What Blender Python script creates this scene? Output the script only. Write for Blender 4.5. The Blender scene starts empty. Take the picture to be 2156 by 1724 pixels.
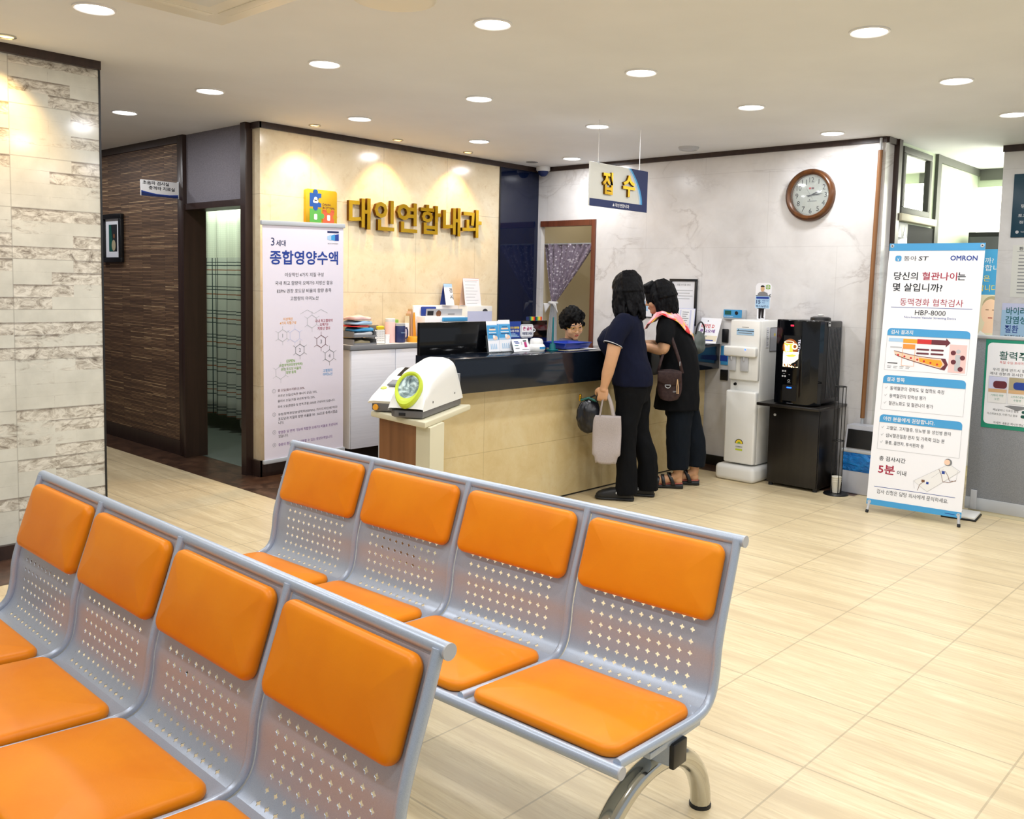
import bpy, bmesh, math, random
from mathutils import Matrix, Vector, noise as mnoise
PI = math.pi
SC = bpy.context.scene
COL = SC.collection
random.seed(7)

# ------------------------------------------------------------------ camera
cam_d = bpy.data.cameras.new('camera')
cam_d.sensor_fit = 'HORIZONTAL'; cam_d.sensor_width = 36.0
cam_d.lens = 1904.2 / 2156 * 36.0
cam_d.shift_x = -0.02920; cam_d.shift_y = -0.04505
cam_d.clip_start = 0.02; cam_d.clip_end = 100
cam = bpy.data.objects.new('camera', cam_d); COL.objects.link(cam)
_yaw, _pit, _rol = 0.84185, -0.08522, -0.02369
_f = Vector((math.sin(_yaw)*math.cos(_pit), math.cos(_yaw)*math.cos(_pit), math.sin(_pit)))
_r = Vector((math.cos(_yaw), -math.sin(_yaw), 0)); _d = _f.cross(_r)
_r2 = math.cos(_rol)*_r + math.sin(_rol)*_d; _d2 = -math.sin(_rol)*_r + math.cos(_rol)*_d
cam.matrix_world = Matrix(((_r2.x, -_d2.x, -_f.x, 0), (_r2.y, -_d2.y, -_f.y, 0), (_r2.z, -_d2.z, -_f.z, 1.5), (0, 0, 0, 1)))
SC.camera = cam

# ------------------------------------------------------------------ exposure and world
SC.view_settings.view_transform = 'Standard'
SC.view_settings.look = 'None'
SC.view_settings.exposure = 0.0
SC.view_settings.gamma = 1.0
SC.view_settings.use_curve_mapping = False
LAMP_W = 8.1          # each white downlight
WARM_W = 17.0          # each warm wall spot
w = bpy.data.worlds.new('world'); SC.world = w; w.use_nodes = True
w.node_tree.nodes['Background'].inputs[0].default_value = (0.86, 0.92, 1.0, 1)
w.node_tree.nodes['Background'].inputs[1].default_value = 0.55    # added even fill light, entering from the unbuilt side behind the camera

def lamp(name, kind, loc, power, color, size=0.15, rot=(0, 0, 0), parent=None, **kw):
    l = bpy.data.lights.new(name, kind); l.energy = power; l.color = color
    if kind == 'AREA': l.shape = kw.get('shape', 'DISK'); l.size = size
    if kw.get('size_y'): l.size_y = kw['size_y']
    if kind == 'SPOT': l.spot_size = kw.get('cone', 1.2); l.spot_blend = kw.get('blend', .6); l.shadow_soft_size = size
    if kw.get('spread'): l.spread = kw['spread']
    o = bpy.data.objects.new(name, l); COL.objects.link(o); o.location = loc; o.rotation_euler = rot
    if parent: o.parent = parent
    return o
# daylight through the window of the back room on the right
lamp('window_daylight', 'AREA', (8.82, 1.7, 1.75), 62, (1.0, 1.0, 0.86), 1.6, (0, PI/2, 0), shape='RECTANGLE', size_y=1.6)

# ------------------------------------------------------------------ materials
def srgb(r, g, b):
    f = lambda c: (c/255/12.92) if c/255 <= .04045 else ((c/255+.055)/1.055)**2.4
    return (f(r), f(g), f(b), 1)
MATS = {}
def mat(name, rgb, rough=.5, metal=0, emit=0, coat=0, alpha=1, trans=0, spec=.5, bump=None):
    if name in MATS: return MATS[name]
    m = bpy.data.materials.new(name); m.use_nodes = True; MATS[name] = m
    p = m.node_tree.nodes['Principled BSDF']
    c = srgb(*rgb); p.inputs['Base Color'].default_value = c
    p.inputs['Roughness'].default_value = rough; p.inputs['Metallic'].default_value = metal
    p.inputs['Coat Weight'].default_value = coat; p.inputs['Specular IOR Level'].default_value = spec
    p.inputs['Transmission Weight'].default_value = trans; p.inputs['Alpha'].default_value = alpha
    if emit:
        p.inputs['Emission Color'].default_value = c; p.inputs['Emission Strength'].default_value = emit
    if bump:
        nt = m.node_tree; tc = nt.nodes.new('ShaderNodeTexCoord'); n = nt.nodes.new('ShaderNodeTexNoise')
        n.inputs['Scale'].default_value = bump[0]; b = nt.nodes.new('ShaderNodeBump'); b.inputs['Strength'].default_value = bump[1]
        b.inputs['Distance'].default_value = .002
        nt.links.new(tc.outputs['Object'], n.inputs['Vector']); nt.links.new(n.outputs['Fac'], b.inputs['Height']); nt.links.new(b.outputs[0], p.inputs['Normal'])
    return m
class NT:
    """small helper to write node materials"""
    def __init__(s, name, rough=.5, spec=.5):
        s.m = bpy.data.materials.new(name); s.m.use_nodes = True; MATS[name] = s.m
        s.t = s.m.node_tree; s.p = s.t.nodes['Principled BSDF']
        s.p.inputs['Roughness'].default_value = rough; s.p.inputs['Specular IOR Level'].default_value = spec
        s.geo = s.t.nodes.new('ShaderNodeNewGeometry'); s.tc = s.t.nodes.new('ShaderNodeTexCoord')
    def n(s, typ, **kw):
        x = s.t.nodes.new('ShaderNode' + typ)
        for k, v in kw.items():
            if k in x.inputs.keys() if isinstance(k, str) else False:
                s.put(x.inputs[k], v)
            else: setattr(x, k, v)
        return x
    def put(s, sock, v):
        if isinstance(v, bpy.types.NodeSocket): s.t.links.new(v, sock)
        else: sock.default_value = v
    def pos(s, scale=(1, 1, 1), rot=(0, 0, 0), loc=(0, 0, 0), obj=False):
        mp = s.t.nodes.new('ShaderNodeMapping'); s.t.links.new(s.tc.outputs['Object'] if obj else s.geo.outputs['Position'], mp.inputs[0])
        mp.inputs['Scale'].default_value = scale; mp.inputs['Rotation'].default_value = rot; mp.inputs['Location'].default_value = loc
        return mp.outputs[0]
    def noise(s, vec, scale, detail=4, rough=.5, dist=0):
        x = s.n('TexNoise'); s.put(x.inputs['Vector'], vec)
        for k, v in (('Scale', scale), ('Detail', detail), ('Roughness', rough), ('Distortion', dist)): x.inputs[k].default_value = v
        return x.outputs['Fac']
    def ramp(s, fac, stops, interp='LINEAR'):
        x = s.n('ValToRGB'); s.put(x.inputs[0], fac); e = x.color_ramp.elements; x.color_ramp.interpolation = interp
        while len(e) < len(stops): e.new(.5)
        for q, (p, c) in zip(e, stops): q.position = p; q.color = c if len(c) == 4 else srgb(*c)
        return x.outputs[0]
    def mix(s, fac, a, b, mode='MIX'):
        x = s.n('Mix', data_type='RGBA', blend_type=mode); s.put(x.inputs[0], fac); s.put(x.inputs[6], a); s.put(x.inputs[7], b); return x.outputs[2]
    def math(s, op, a, b=0.):
        x = s.n('Math', operation=op); s.put(x.inputs[0], a); s.put(x.inputs[1], b); return x.outputs[0]
    def sep(s, vec):
        x = s.n('SeparateXYZ'); s.put(x.inputs[0], vec); return x.outputs
    def comb(s, a, b, c):
        x = s.n('CombineXYZ'); s.put(x.inputs[0], a); s.put(x.inputs[1], b); s.put(x.inputs[2], c); return x.outputs[0]
    def bump(s, h, strength=.3, dist=.01):
        b = s.n('Bump'); b.inputs['Strength'].default_value = strength; b.inputs['Distance'].default_value = dist
        s.put(b.inputs['Height'], h); s.t.links.new(b.outputs[0], s.p.inputs['Normal'])
    def color(s, c): s.put(s.p.inputs['Base Color'], c); return s.m
    def brick(s, vec, bw, rh, mortar, c1, c2, cm, offset=.5, smooth=.1):
        x = s.n('TexBrick'); s.put(x.inputs['Vector'], vec); x.offset = offset
        for k, v in (('Color1', c1), ('Color2', c2), ('Mortar', cm), ('Scale', 1.), ('Mortar Size', mortar), ('Mortar Smooth', smooth), ('Bias', 0.), ('Brick Width', bw), ('Row Height', rh)): s.put(x.inputs[k], v)
        return x.outputs['Color'], x.outputs['Fac']
W1, K1 = (1, 1, 1, 1), (0, 0, 0, 1)

# travertine-look floor tiles, grain along Y, joints every 0.487 m
f = NT('floor_travertine', .30)
P_ = f.pos()
st = f.noise(f.pos((70, 4.5, 1)), 1.0, 8, .74, .5)
st2 = f.noise(f.pos((11, .7, 1)), 1.0, 4, .6, .6)
c = f.ramp(st, [(.28, (196, 175, 134)), (.46, (221, 202, 162)), (.66, (235, 220, 184))])
c = f.mix(f.ramp(st2, [(.42, K1), (.68, W1)]), c, srgb(206, 186, 148))
col, fac = f.brick(f.pos(loc=(-.19, -.216, 0)), .487, .487, .0035, W1, W1, srgb(150, 140, 120), 0.0)
c = f.mix(f.math('MULTIPLY', fac, .45), c, srgb(140, 124, 96))
f.put(f.p.inputs['Roughness'], f.math('ADD', .24, f.math('MULTIPLY', st, .16)))
f.bump(f.math('SUBTRACT', st, f.math('MULTIPLY', fac, 1.)), .12, .002)
f.color(c)
f = NT('floor_dark_border', .28)
c = f.ramp(f.noise(f.pos((9, 9, 9)), 1, 6, .7, .8), [(.35, (52, 36, 28)), (.55, (84, 60, 46)), (.7, (112, 84, 66))]); f.color(c)
# cream stone tiles (sign wall and reception counter front)
def cream(name, tint=(0, 0, 0), obj=False, sc=(.71, .722), off=(-.19, -.691), stg=.5):
    f = NT(name, .16)
    x, y, z = f.sep(f.pos())
    n1 = f.noise(f.pos((3, 3, 3)), 1, 6, .7, .5); n2 = f.noise(f.pos((16, 16, 16)), 1, 5, .7)
    c = f.ramp(n1, [(.3, tuple(a+b for a, b in zip((228, 208, 170), tint))), (.55, tuple(a+b for a, b in zip((240, 224, 190), tint))), (.75, tuple(a+b for a, b in zip((246, 234, 206), tint)))])
    c = f.mix(f.ramp(n2, [(.55, K1), (.78, (.55, .55, .55, 1))]), c, srgb(206, 176, 128))
    v = f.comb(f.math('ADD', x, off[0]), f.math('ADD', z, off[1]), 0.)
    col, fac = f.brick(v, sc[0], sc[1], 0.0022, W1, (.9, .9, .9, 1), K1, stg)
    c = f.mix(.2, c, col, 'MULTIPLY'); c = f.mix(f.math('MULTIPLY', fac, .28), c, srgb(176, 150, 108)); return f.color(c)
cream('cream_stone'); cream('counter_stone', (-24, -28, -42), sc=(1.25, .42), off=(-.315, 0.), stg=0.)
# white marble panels with grey veins
f = NT('white_marble', .20)
wv = f.noise(f.pos((1.1, 1.1, 2.3), rot=(.5, 0, 0)), 1, 7, .60, .7)
vein = f.ramp(f.math('ABSOLUTE', f.math('SUBTRACT', wv, .5)), [(0, (1, 1, 1, 1)), (.012, (.35, .35, .35, 1)), (.03, K1)])
msk = f.ramp(f.noise(f.pos((2.2, 2.2, 2.2), loc=(4, 1, 2)), 1, 3, .5), [(.45, K1), (.62, W1)])
cl = f.ramp(f.noise(f.pos((2.4, 2.4, 2.4), loc=(9, 3, 0)), 1, 5, .6, .4), [(.3, (211, 208, 206)), (.6, (227, 225, 224)), (.8, (236, 234, 234))])
c = f.mix(f.math('MULTIPLY', f.math('MULTIPLY', vein, msk), .38), cl, srgb(150, 140, 136))
x, y, z = f.sep(f.pos()); col, fac = f.brick(f.comb(y, z, 0.), 1.2, .62, .003, W1, W1, K1, .5)
c = f.mix(f.math('MULTIPLY', fac, .12), c, srgb(120, 112, 110)); f.color(c)
# split-face stone tiles of the left column
f = NT('split_stone_tile', .11)
x, y, z = f.sep(f.pos())
zz = f.math('ADD', z, .015); v = f.comb(f.math('ADD', x, .12), zz, 0.)
rnd, bf = f.brick(v, .30, .066375, .0009, K1, W1, (.5, .5, .5, 1), .37, .05)
warp = f.noise(f.pos((7, 1, 22)), 1, 5, .7, .8)
sel = f.ramp(f.math('ADD', f.sep(rnd)[0], f.math('MULTIPLY', f.math('SUBTRACT', warp, .5), .5)), [(.50, K1), (.58, W1)])
rk = f.noise(f.pos((15, 1, 27)), 1, 10, .74, 1.0)
rough_c = f.ramp(rk, [(.33, (112, 104, 94)), (.45, (176, 170, 158)), (.55, (214, 211, 200)), (.7, (232, 229, 220))])
sm = f.ramp(f.noise(f.pos((5, 1, 5)), 1, 5, .6), [(.3, (196, 196, 186)), (.7, (218, 218, 208))])
fr = f.math('FRACT', f.math('MULTIPLY', zz, 1/.066375)); edge = f.math('MULTIPLY', f.ramp(f.math('ADD', fr, f.math('MULTIPLY', f.math('SUBTRACT', warp, .5), .5)), [(.80, K1), (.97, W1)]), .75)  # shadow line at the top of each row, painted into the rough stone colour
rough_c = f.mix(edge, rough_c, srgb(104, 94, 84)); c = f.mix(sel, sm, rough_c)
c = f.mix(f.math('MULTIPLY', bf, .10), c, srgb(120, 116, 108))
c2, bf2 = f.brick(v, .60, .2655, .003, W1, W1, K1, 0.)
c = f.mix(f.math('MULTIPLY', bf2, .35), c, srgb(120, 116, 108))
f.color(c)
# dark wall of thin horizontal wood strips
f = NT('wood_strip_wall', .55)
x, y, z = f.sep(f.pos())
rnd, bf = f.brick(f.comb(y, z, 0.), .42, .0125, .0022, K1, W1, K1, .37, .2)
g = f.noise(f.pos((1, 6, 60)), 1, 4, .6)
c = f.ramp(f.math('ADD', f.math('MULTIPLY', f.sep(rnd)[0], .7), f.math('MULTIPLY', g, .45)), [(.25, (96, 72, 54)), (.6, (124, 95, 70)), (.85, (150, 118, 88)), (1, (206, 174, 132))]); c = f.mix(bf, c, srgb(50, 36, 28))
f.bump(f.sep(rnd)[0], .8, .012); f.color(c)
def wood(name, a, b, rough=.4, axis=2, sc=1.):
    f = NT(name, rough); s = [22*sc, 22*sc, 22*sc]; s[axis] = 1.2*sc
    c = f.ramp(f.noise(f.pos(tuple(s), obj=True), 1, 6, .6, .6), [(.3, a), (.7, b)]); return f.color(c)
wood('dark_trim', (42, 28, 24), (58, 40, 34), .35); wood('door_wood', (86, 44, 28), (116, 62, 40), .35)
wood('walnut_panel', (112, 72, 38), (142, 96, 56), .42, 2, .6); wood('clock_wood', (66, 36, 14), (104, 62, 26), .28)
wood('pole_wood', (124, 80, 44), (150, 104, 62), .4); wood('black_wood', (20, 17, 15), (32, 28, 25), .3)
# black granite
f = NT('black_granite', .10)
n1 = f.noise(f.pos((420, 420, 420)), 1, 2, .5)
f.color(f.ramp(n1, [(.55, (11, 18, 29)), (.72, (30, 40, 54))]))
# ribbed white laminate of the back cabinet
f = NT('ribbed_laminate', .45)
g = f.noise(f.pos((3, 3, 130)), 1, 3, .5)
f.bump(g, .12, .003); f.color(f.ramp(g, [(.3, (224, 226, 234)), (.7, (232, 234, 242))]))
# grey woven fabric
def fabric(name, a, b, sc=260, rough=.9):
    f = NT(name, rough); f.p.inputs['Specular IOR Level'].default_value = .2; n1 = f.noise(f.pos((sc, sc, sc)), 1, 3, .6); f.bump(n1, .25, .002)
    return f.color(f.ramp(n1, [(.3, a), (.7, b)]))
fabric('grey_fabric', (128, 132, 138), (158, 161, 166)); fabric('grey_panel', (120, 116, 122), (136, 132, 138), 90)
fabric('navy_knit', (6, 10, 30), (11, 17, 42), 300); fabric('black_cloth', (3, 4, 7), (8, 10, 14), 200); fabric('ink_trousers', (8, 14, 22), (14, 22, 31), 200)
fabric('tote_canvas', (164, 155, 153), (176, 167, 165), 160); fabric('brown_leather_bag', (48, 34, 34), (66, 49, 47), 60, .5); fabric('grey_blouse', (74, 74, 88), (100, 100, 114), 160)
# orange leatherette
f = NT('orange_vinyl', .40, .32)
n1 = f.noise(f.pos((170, 170, 170)), 1, 3, .6); n2 = f.noise(f.pos((5, 5, 5)), 1, 3, .5)
f.bump(n1, .12, .0015); f.color(f.ramp(n2, [(.3, (236, 134, 4)), (.7, (244, 146, 8))]))
# pearl grey painted steel of the benches
f = NT('pearl_steel', .34)
f.p.inputs['Metallic'].default_value = .35
n1 = f.noise(f.pos((900, 900, 900)), 1, 2, .5); f.color(f.ramp(n1, [(.3, (168, 181, 200)), (.7, (193, 204, 219))]))
mat('chrome', (196, 196, 190), .12, 1.0)
f = NT('gold_metal', .2); f.p.inputs['Metallic'].default_value = 1.0
f.color(f.ramp(f.noise(f.pos((3, 3, 3)), 1, 3), [(.3, (214, 166, 36)), (.7, (240, 200, 70))]))
mat('gold_side', (112, 74, 14), .35, .9)
# ceiling paint
f = NT('ceiling_paint', .8); n1 = f.noise(f.pos((2, 2, 2)), 1, 4, .5); f.bump(f.noise(f.pos((160, 160, 160)), 1, 2), .1, .001)
f.color(f.ramp(n1, [(.3, (228, 230, 232)), (.7, (234, 236, 238))]))
# printed curtain with small white flowers
f = NT('floral_curtain', .85)
vr = f.n('TexVoronoi'); f.put(vr.inputs['Vector'], f.pos((34, 34, 34))); vr.inputs['Scale'].default_value = 1.
sp = f.ramp(f.math('ADD', vr.outputs['Distance'], f.math('MULTIPLY', f.noise(f.pos((90, 90, 90)), 1, 3), .3)), [(.36, W1), (.5, K1)])
f.color(f.mix(sp, f.ramp(f.noise(f.pos((40, 40, 40)), 1, 3), [(.3, (112, 100, 116)), (.7, (146, 134, 148))]), srgb(206, 200, 208)))
# ward curtain: plaid below, plain mesh band above (the pattern is woven in)
f = NT('plaid_curtain', .85)
x, y, z = f.sep(f.pos())
def lines(v, period, width, ph=0.):
    a = f.math('FRACT', f.math('MULTIPLY', f.math('ADD', v, ph), 1/period)); return f.math('LESS_THAN', a, width/period)
hl = f.math('MAXIMUM', lines(z, .118, .008), lines(z, .236, .008, .03)); vl = f.math('MAXIMUM', lines(y, .15, .007), lines(y, .3, .007, .03))
rl = lines(z, .236, .010, .075)
c = f.mix(rl, srgb(196, 206, 194), srgb(150, 100, 70)); c = f.mix(f.math('MAXIMUM', hl, vl), c, srgb(42, 62, 62))
msh = f.math('MAXIMUM', lines(z, .02, .006), lines(y, .02, .006))
cm = f.mix(f.math('MULTIPLY', msh, .3), srgb(216, 226, 208), srgb(184, 198, 178))
f.color(f.mix(f.math('GREATER_THAN', z, 1.70), c, cm))
# silk scarf
f = NT('silk_scarf', .5)
vr = f.n('TexVoronoi'); f.put(vr.inputs['Vector'], f.pos((22, 22, 22), obj=True)); vr.inputs['Scale'].default_value = 1.
f.color(f.ramp(f.sep(vr.outputs['Color'])[0], [(0, (240, 190, 196)), (.3, (244, 214, 214)), (.45, (214, 40, 44)), (.62, (236, 190, 70)), (.75, (238, 150, 160)), (1, (150, 130, 140))], 'CONSTANT'))
# hair
def hairm(name, a, b):
    f = NT(name, .5, .12); n1 = f.noise(f.pos((120, 120, 14), obj=True), 1, 4, .6, .5); f.bump(n1, .7, .006); return f.color(f.ramp(n1, [(.35, a), (.75, b)]))
hairm('black_hair', (3, 3, 5), (14, 14, 18)); hairm('curly_hair', (3, 3, 4), (12, 11, 11))
def skin(name, c):
    f = NT(name, .5); n1 = f.noise(f.pos((14, 14, 14), obj=True), 1, 4)
    f.p.inputs['Subsurface Weight'].default_value = .08; f.p.inputs['Subsurface Scale'].default_value = .01
    return f.color(f.ramp(n1, [(.3, tuple(int(v*.95) for v in c)), (.7, c)]))
skin('skin', (206, 158, 120)); skin('skin_light', (222, 174, 136))
# crumpled inner sleeve of the blood-pressure cuff, blue bag
f = NT('cuff_fabric', .35)
f.color(f.ramp(f.noise(f.pos((11, 11, 7)), 1, 5, .6, 2.2), [(.35, (40, 58, 62)), (.5, (128, 150, 152)), (.62, (206, 224, 222))]))  # shade of the crumpled folds is put into the colour
f = NT('blue_bin_bag', .3); n1 = f.noise(f.pos((14, 14, 30)), 1, 4, .6, 1.2); f.bump(n1, .9, .02); f.color(f.ramp(n1, [(.35, (4, 92, 170)), (.65, (26, 134, 214))]))
# daylight seen through the back-room window
mat('window_glow', (255, 255, 240), .5, emit=3.2)
mat('diffuser', (255, 255, 255), .5, emit=14); mat('warm_diffuser', (255, 190, 96), .5, emit=12)
for n_, c_, r_ in (('white', (236, 236, 236), .4), ('warm_white', (232, 228, 214), .4), ('paper', (240, 241, 246), .6), ('banner_white', (236, 229, 240), .5), ('offwhite', (222, 222, 214), .4), ('black', (14, 15, 18), .35), ('ink', (24, 26, 34), .6), ('grey', (128, 130, 134), .45), ('light_grey', (190, 192, 196), .45), ('base_grey', (104, 102, 102), .45), ('dark_grey', (62, 64, 68), .45), ('navy', (18, 38, 92), .5), ('royal', (28, 62, 150), .5), ('sky', (66, 156, 212), .5), ('pale_blue', (170, 206, 236), .5), ('crimson', (164, 28, 62), .5), ('red', (208, 40, 40), .5), ('maroon', (100, 34, 46), .5), ('amber', (238, 166, 40), .5), ('orange_print', (236, 150, 60), .5), ('yellow', (246, 216, 50), .5), ('green', (24, 140, 112), .5), ('dark_green', (10, 84, 74), .5), ('leaf', (128, 178, 70), .5), ('lime', (196, 214, 48), .4), ('teal', (12, 104, 112), .35), ('pink', (240, 200, 196), .45), ('magenta', (176, 40, 110), .5), ('purple', (120, 60, 150), .5), ('brown', (120, 78, 50), .5), ('tan', (214, 176, 132), .5), ('peach', (244, 206, 180), .5), ('cream_paint', (214, 208, 180), .5), ('deep_teal', (16, 60, 80), .35), ('beige', (226, 216, 190), .5), ('trim_grey', (88, 90, 84), .6), ('door_dark', (15, 16, 18), .8), ('room_floor', (96, 104, 98), .4), ('room_wall', (188, 200, 176), .6), ('bin_plastic', (186, 188, 196), .35), ('puzzle_blue', (20, 78, 168), .4), ('puzzle_green', (84, 166, 76), .4), ('puzzle_red', (230, 92, 58), .4), ('poster_lilac', (206, 210, 238), .5), ('lip', (176, 84, 76), .5), ('insole', (206, 120, 110), .6), ('khaki', (176, 164, 132), .7), ('bag_green', (84, 92, 88), .5), ('silver', (186, 190, 194), .3)):
    mat(n_, c_, r_)
mat('black_gloss', (6, 7, 10), .08); mat('clear_acrylic', (226, 234, 236), .06, trans=.92); mat('navy_leather', (14, 16, 24), .3, bump=(60, .5)); mat('black_rubber', (22, 24, 27), .55)
mat('dark_glass', (14, 24, 52), .04); mat('mirror', (232, 236, 228), .03, 1.0); mat('satin_white', (238, 238, 234), .3); mat('blue_glass', (30, 60, 170), .15)
mat('red_led', (255, 30, 60), .5, emit=4); mat('blue_led', (20, 70, 255), .5, emit=7); mat('lit_cream', (255, 236, 190), .5, emit=1.6); mat('lit_gold', (255, 176, 66), .5, emit=1.2); mat('lit_white', (255, 255, 255), .5, emit=1.8); mat('lit_brown', (150, 80, 30), .5, emit=.35); mat('lit_text', (235, 235, 255), .5, emit=.8)
def M(n): return MATS[n]

# ------------------------------------------------------------------ builders
def frame(o, x, y):
    """matrix with origin o, x axis along x, y axis along y (as printed surfaces: x right, y up, z out)"""
    x = Vector(x).normalized(); y = Vector(y).normalized(); z = x.cross(y).normalized(); y = z.cross(x)
    return Matrix(((x.x, y.x, z.x, o[0]), (x.y, y.y, z.y, o[1]), (x.z, y.z, z.z, o[2]), (0, 0, 0, 1)))
I4 = Matrix.Identity(4)
def T(x, y, z): return Matrix.Translation((x, y, z))
def RZ(a): return Matrix.Rotation(a, 4, 'Z')
def RX(a): return Matrix.Rotation(a, 4, 'X')
def RY(a): return Matrix.Rotation(a, 4, 'Y')
_txt = {}
def text_mesh(body, bold):
    k = (body, bold)
    if k not in _txt:
        c = bpy.data.curves.new('t', 'FONT'); c.body = body; c.size = 1; c.resolution_u = 2; c.offset = bold
        o = bpy.data.objects.new('t', c); COL.objects.link(o)
        me = bpy.data.meshes.new_from_object(o); bpy.data.objects.remove(o); bpy.data.curves.remove(c)
        xs = [v.co.x for v in me.vertices] or [0, 1]; ys = [v.co.y for v in me.vertices] or [0, 1]
        _txt[k] = (me, min(xs), max(xs), min(ys), max(ys))
    return _txt[k]
class B:
    """collects shapes with their materials and links them as ONE mesh object"""
    def __init__(s, M0=I4): s.bm = bmesh.new(); s.mats = []; s.M0 = M0
    def mi(s, m):
        m = MATS[m] if isinstance(m, str) else m
        if m not in s.mats: s.mats.append(m)
        return s.mats.index(m)
    def add(s, verts, faces, m, Mx=I4, smooth=False):
        Mx = s.M0 @ Mx; vs = [s.bm.verts.new(Mx @ Vector(v)) for v in verts]; k = s.mi(m); out = []
        for f in faces:
            try: q = s.bm.faces.new([vs[i] for i in f])
            except ValueError: continue
            q.material_index = k; q.smooth = smooth; out.append(q)
        return vs, out
    def box(s, x0, x1, y0, y1, z0, z1, m, bev=0, Mx=I4, seg=2):
        if x0 > x1: x0, x1 = x1, x0
        if y0 > y1: y0, y1 = y1, y0
        if z0 > z1: z0, z1 = z1, z0
        v = [(x, y, z) for z in (z0, z1) for y in (y0, y1) for x in (x0, x1)]
        vs, fs = s.add(v, [(0, 2, 3, 1), (4, 5, 7, 6), (0, 1, 5, 4), (2, 6, 7, 3), (0, 4, 6, 2), (1, 3, 7, 5)], m, Mx)
        if bev:
            es = list({e for f in fs for e in f.edges}); k = s.mi(m)
            r = bmesh.ops.bevel(s.bm, geom=es, offset=bev, segments=seg, profile=.5, affect='EDGES')
            for f in r['faces']: f.material_index = k; f.smooth = True
        return s
    def prism(s, poly, z0, z1, m, Mx=I4, bev=0, smooth=False):
        a = sum(poly[i][0]*poly[(i+1) % len(poly)][1]-poly[(i+1) % len(poly)][0]*poly[i][1] for i in range(len(poly)))
        if a < 0: poly = poly[::-1]
        n = len(poly); v = [(p[0], p[1], z0) for p in poly]+[(p[0], p[1], z1) for p in poly]
        fc = [tuple(range(n))[::-1], tuple(range(n, 2*n))]+[(i, (i+1) % n, (i+1) % n+n, i+n) for i in range(n)]
        vs, fs = s.add(v, fc, m, Mx)
        if smooth:
            for f in fs[2:]: f.smooth = True
        if bev:
            k = s.mi(m); es = list({e for f in fs[:2] for e in f.edges})
            r = bmesh.ops.bevel(s.bm, geom=es, offset=bev, segments=3, profile=.5, affect='EDGES')
            for f in r['faces']: f.material_index = k; f.smooth = True
        return s
    def flat(s, poly, m, Mx=I4, z=0):
        a = sum(poly[i][0]*poly[(i+1) % len(poly)][1]-poly[(i+1) % len(poly)][0]*poly[i][1] for i in range(len(poly)))
        if a < 0: poly = poly[::-1]
        s.add([(p[0], p[1], z) for p in poly], [tuple(range(len(poly)))], m, Mx); return s
    def rect(s, x0, x1, y0, y1, m, Mx=I4, z=0): return s.flat([(x0, y0), (x1, y0), (x1, y1), (x0, y1)], m, Mx, z)
    def cyl(s, p0, p1, r, m, r1=None, seg=20, caps=True, Mx=I4, smooth=True):
        p0, p1 = Vector(p0), Vector(p1); d = (p1-p0).normalized(); r1 = r if r1 is None else r1
        u = d.orthogonal().normalized(); v_ = d.cross(u)
        v = [p+(u*math.cos(2*PI*i/seg)+v_*math.sin(2*PI*i/seg))*q for p, q in ((p0, r), (p1, r1)) for i in range(seg)]
        vs, fs = s.add(v, [(i, (i+1) % seg, (i+1) % seg+seg, i+seg) for i in range(seg)], m, Mx, smooth)
        if caps: s.add(v[:seg], [tuple(range(seg))[::-1]], m, Mx); s.add(v[seg:], [tuple(range(seg))], m, Mx)
        return s
    def tube(s, pts, r, m, seg=10, Mx=I4, closed=False, flat=1.0, up=None):
        pts = [Vector(p) for p in pts]; n = len(pts); R = r if isinstance(r, (list, tuple)) else [r]*n
        tg = []
        for i in range(n):
            a = pts[i-1] if (i or closed) else pts[i]; b = pts[(i+1) % n] if (i < n-1 or closed) else pts[i]
            tg.append((b-a).normalized())
        u = Vector(up) if up else tg[0].orthogonal()
        v = []
        for p, t, q in zip(pts, tg, R):
            u = (u-t*u.dot(t)).normalized(); w_ = t.cross(u)
            v += [p+(u*math.cos(2*PI*k/seg)*flat+w_*math.sin(2*PI*k/seg))*q for k in range(seg)]
        nn = n if closed else n-1
        fs = [(i*seg+k, i*seg+(k+1) % seg, ((i+1) % n)*seg+(k+1) % seg, ((i+1) % n)*seg+k) for i in range(nn) for k in range(seg)]
        s.add(v, fs, m, Mx, True)
        if not closed: s.add(v[:seg], [tuple(range(seg))[::-1]], m, Mx); s.add(v[-seg:], [tuple(range(seg))], m, Mx)
        return s
    def lathe(s, prof, m, seg=28, Mx=I4, smooth=True):
        n = len(prof); v = [(r*math.cos(2*PI*k/seg), r*math.sin(2*PI*k/seg), z) for r, z in prof for k in range(seg)]
        s.add(v, [(i*seg+k, i*seg+(k+1) % seg, (i+1)*seg+(k+1) % seg, (i+1)*seg+k) for i in range(n-1) for k in range(seg)], m, Mx, smooth)
        bmesh.ops.remove_doubles(s.bm, verts=s.bm.verts, dist=1e-6); return s
    def grid(s, fn, nu, nv, m, Mx=I4, smooth=True, cu=False):
        v = [fn(i/nu, j/nv) for j in range(nv+1) for i in range(nu+1)]
        s.add(v, [(j*(nu+1)+i, j*(nu+1)+i+1, (j+1)*(nu+1)+i+1, (j+1)*(nu+1)+i) for j in range(nv) for i in range(nu)], m, Mx, smooth); return s
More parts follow.
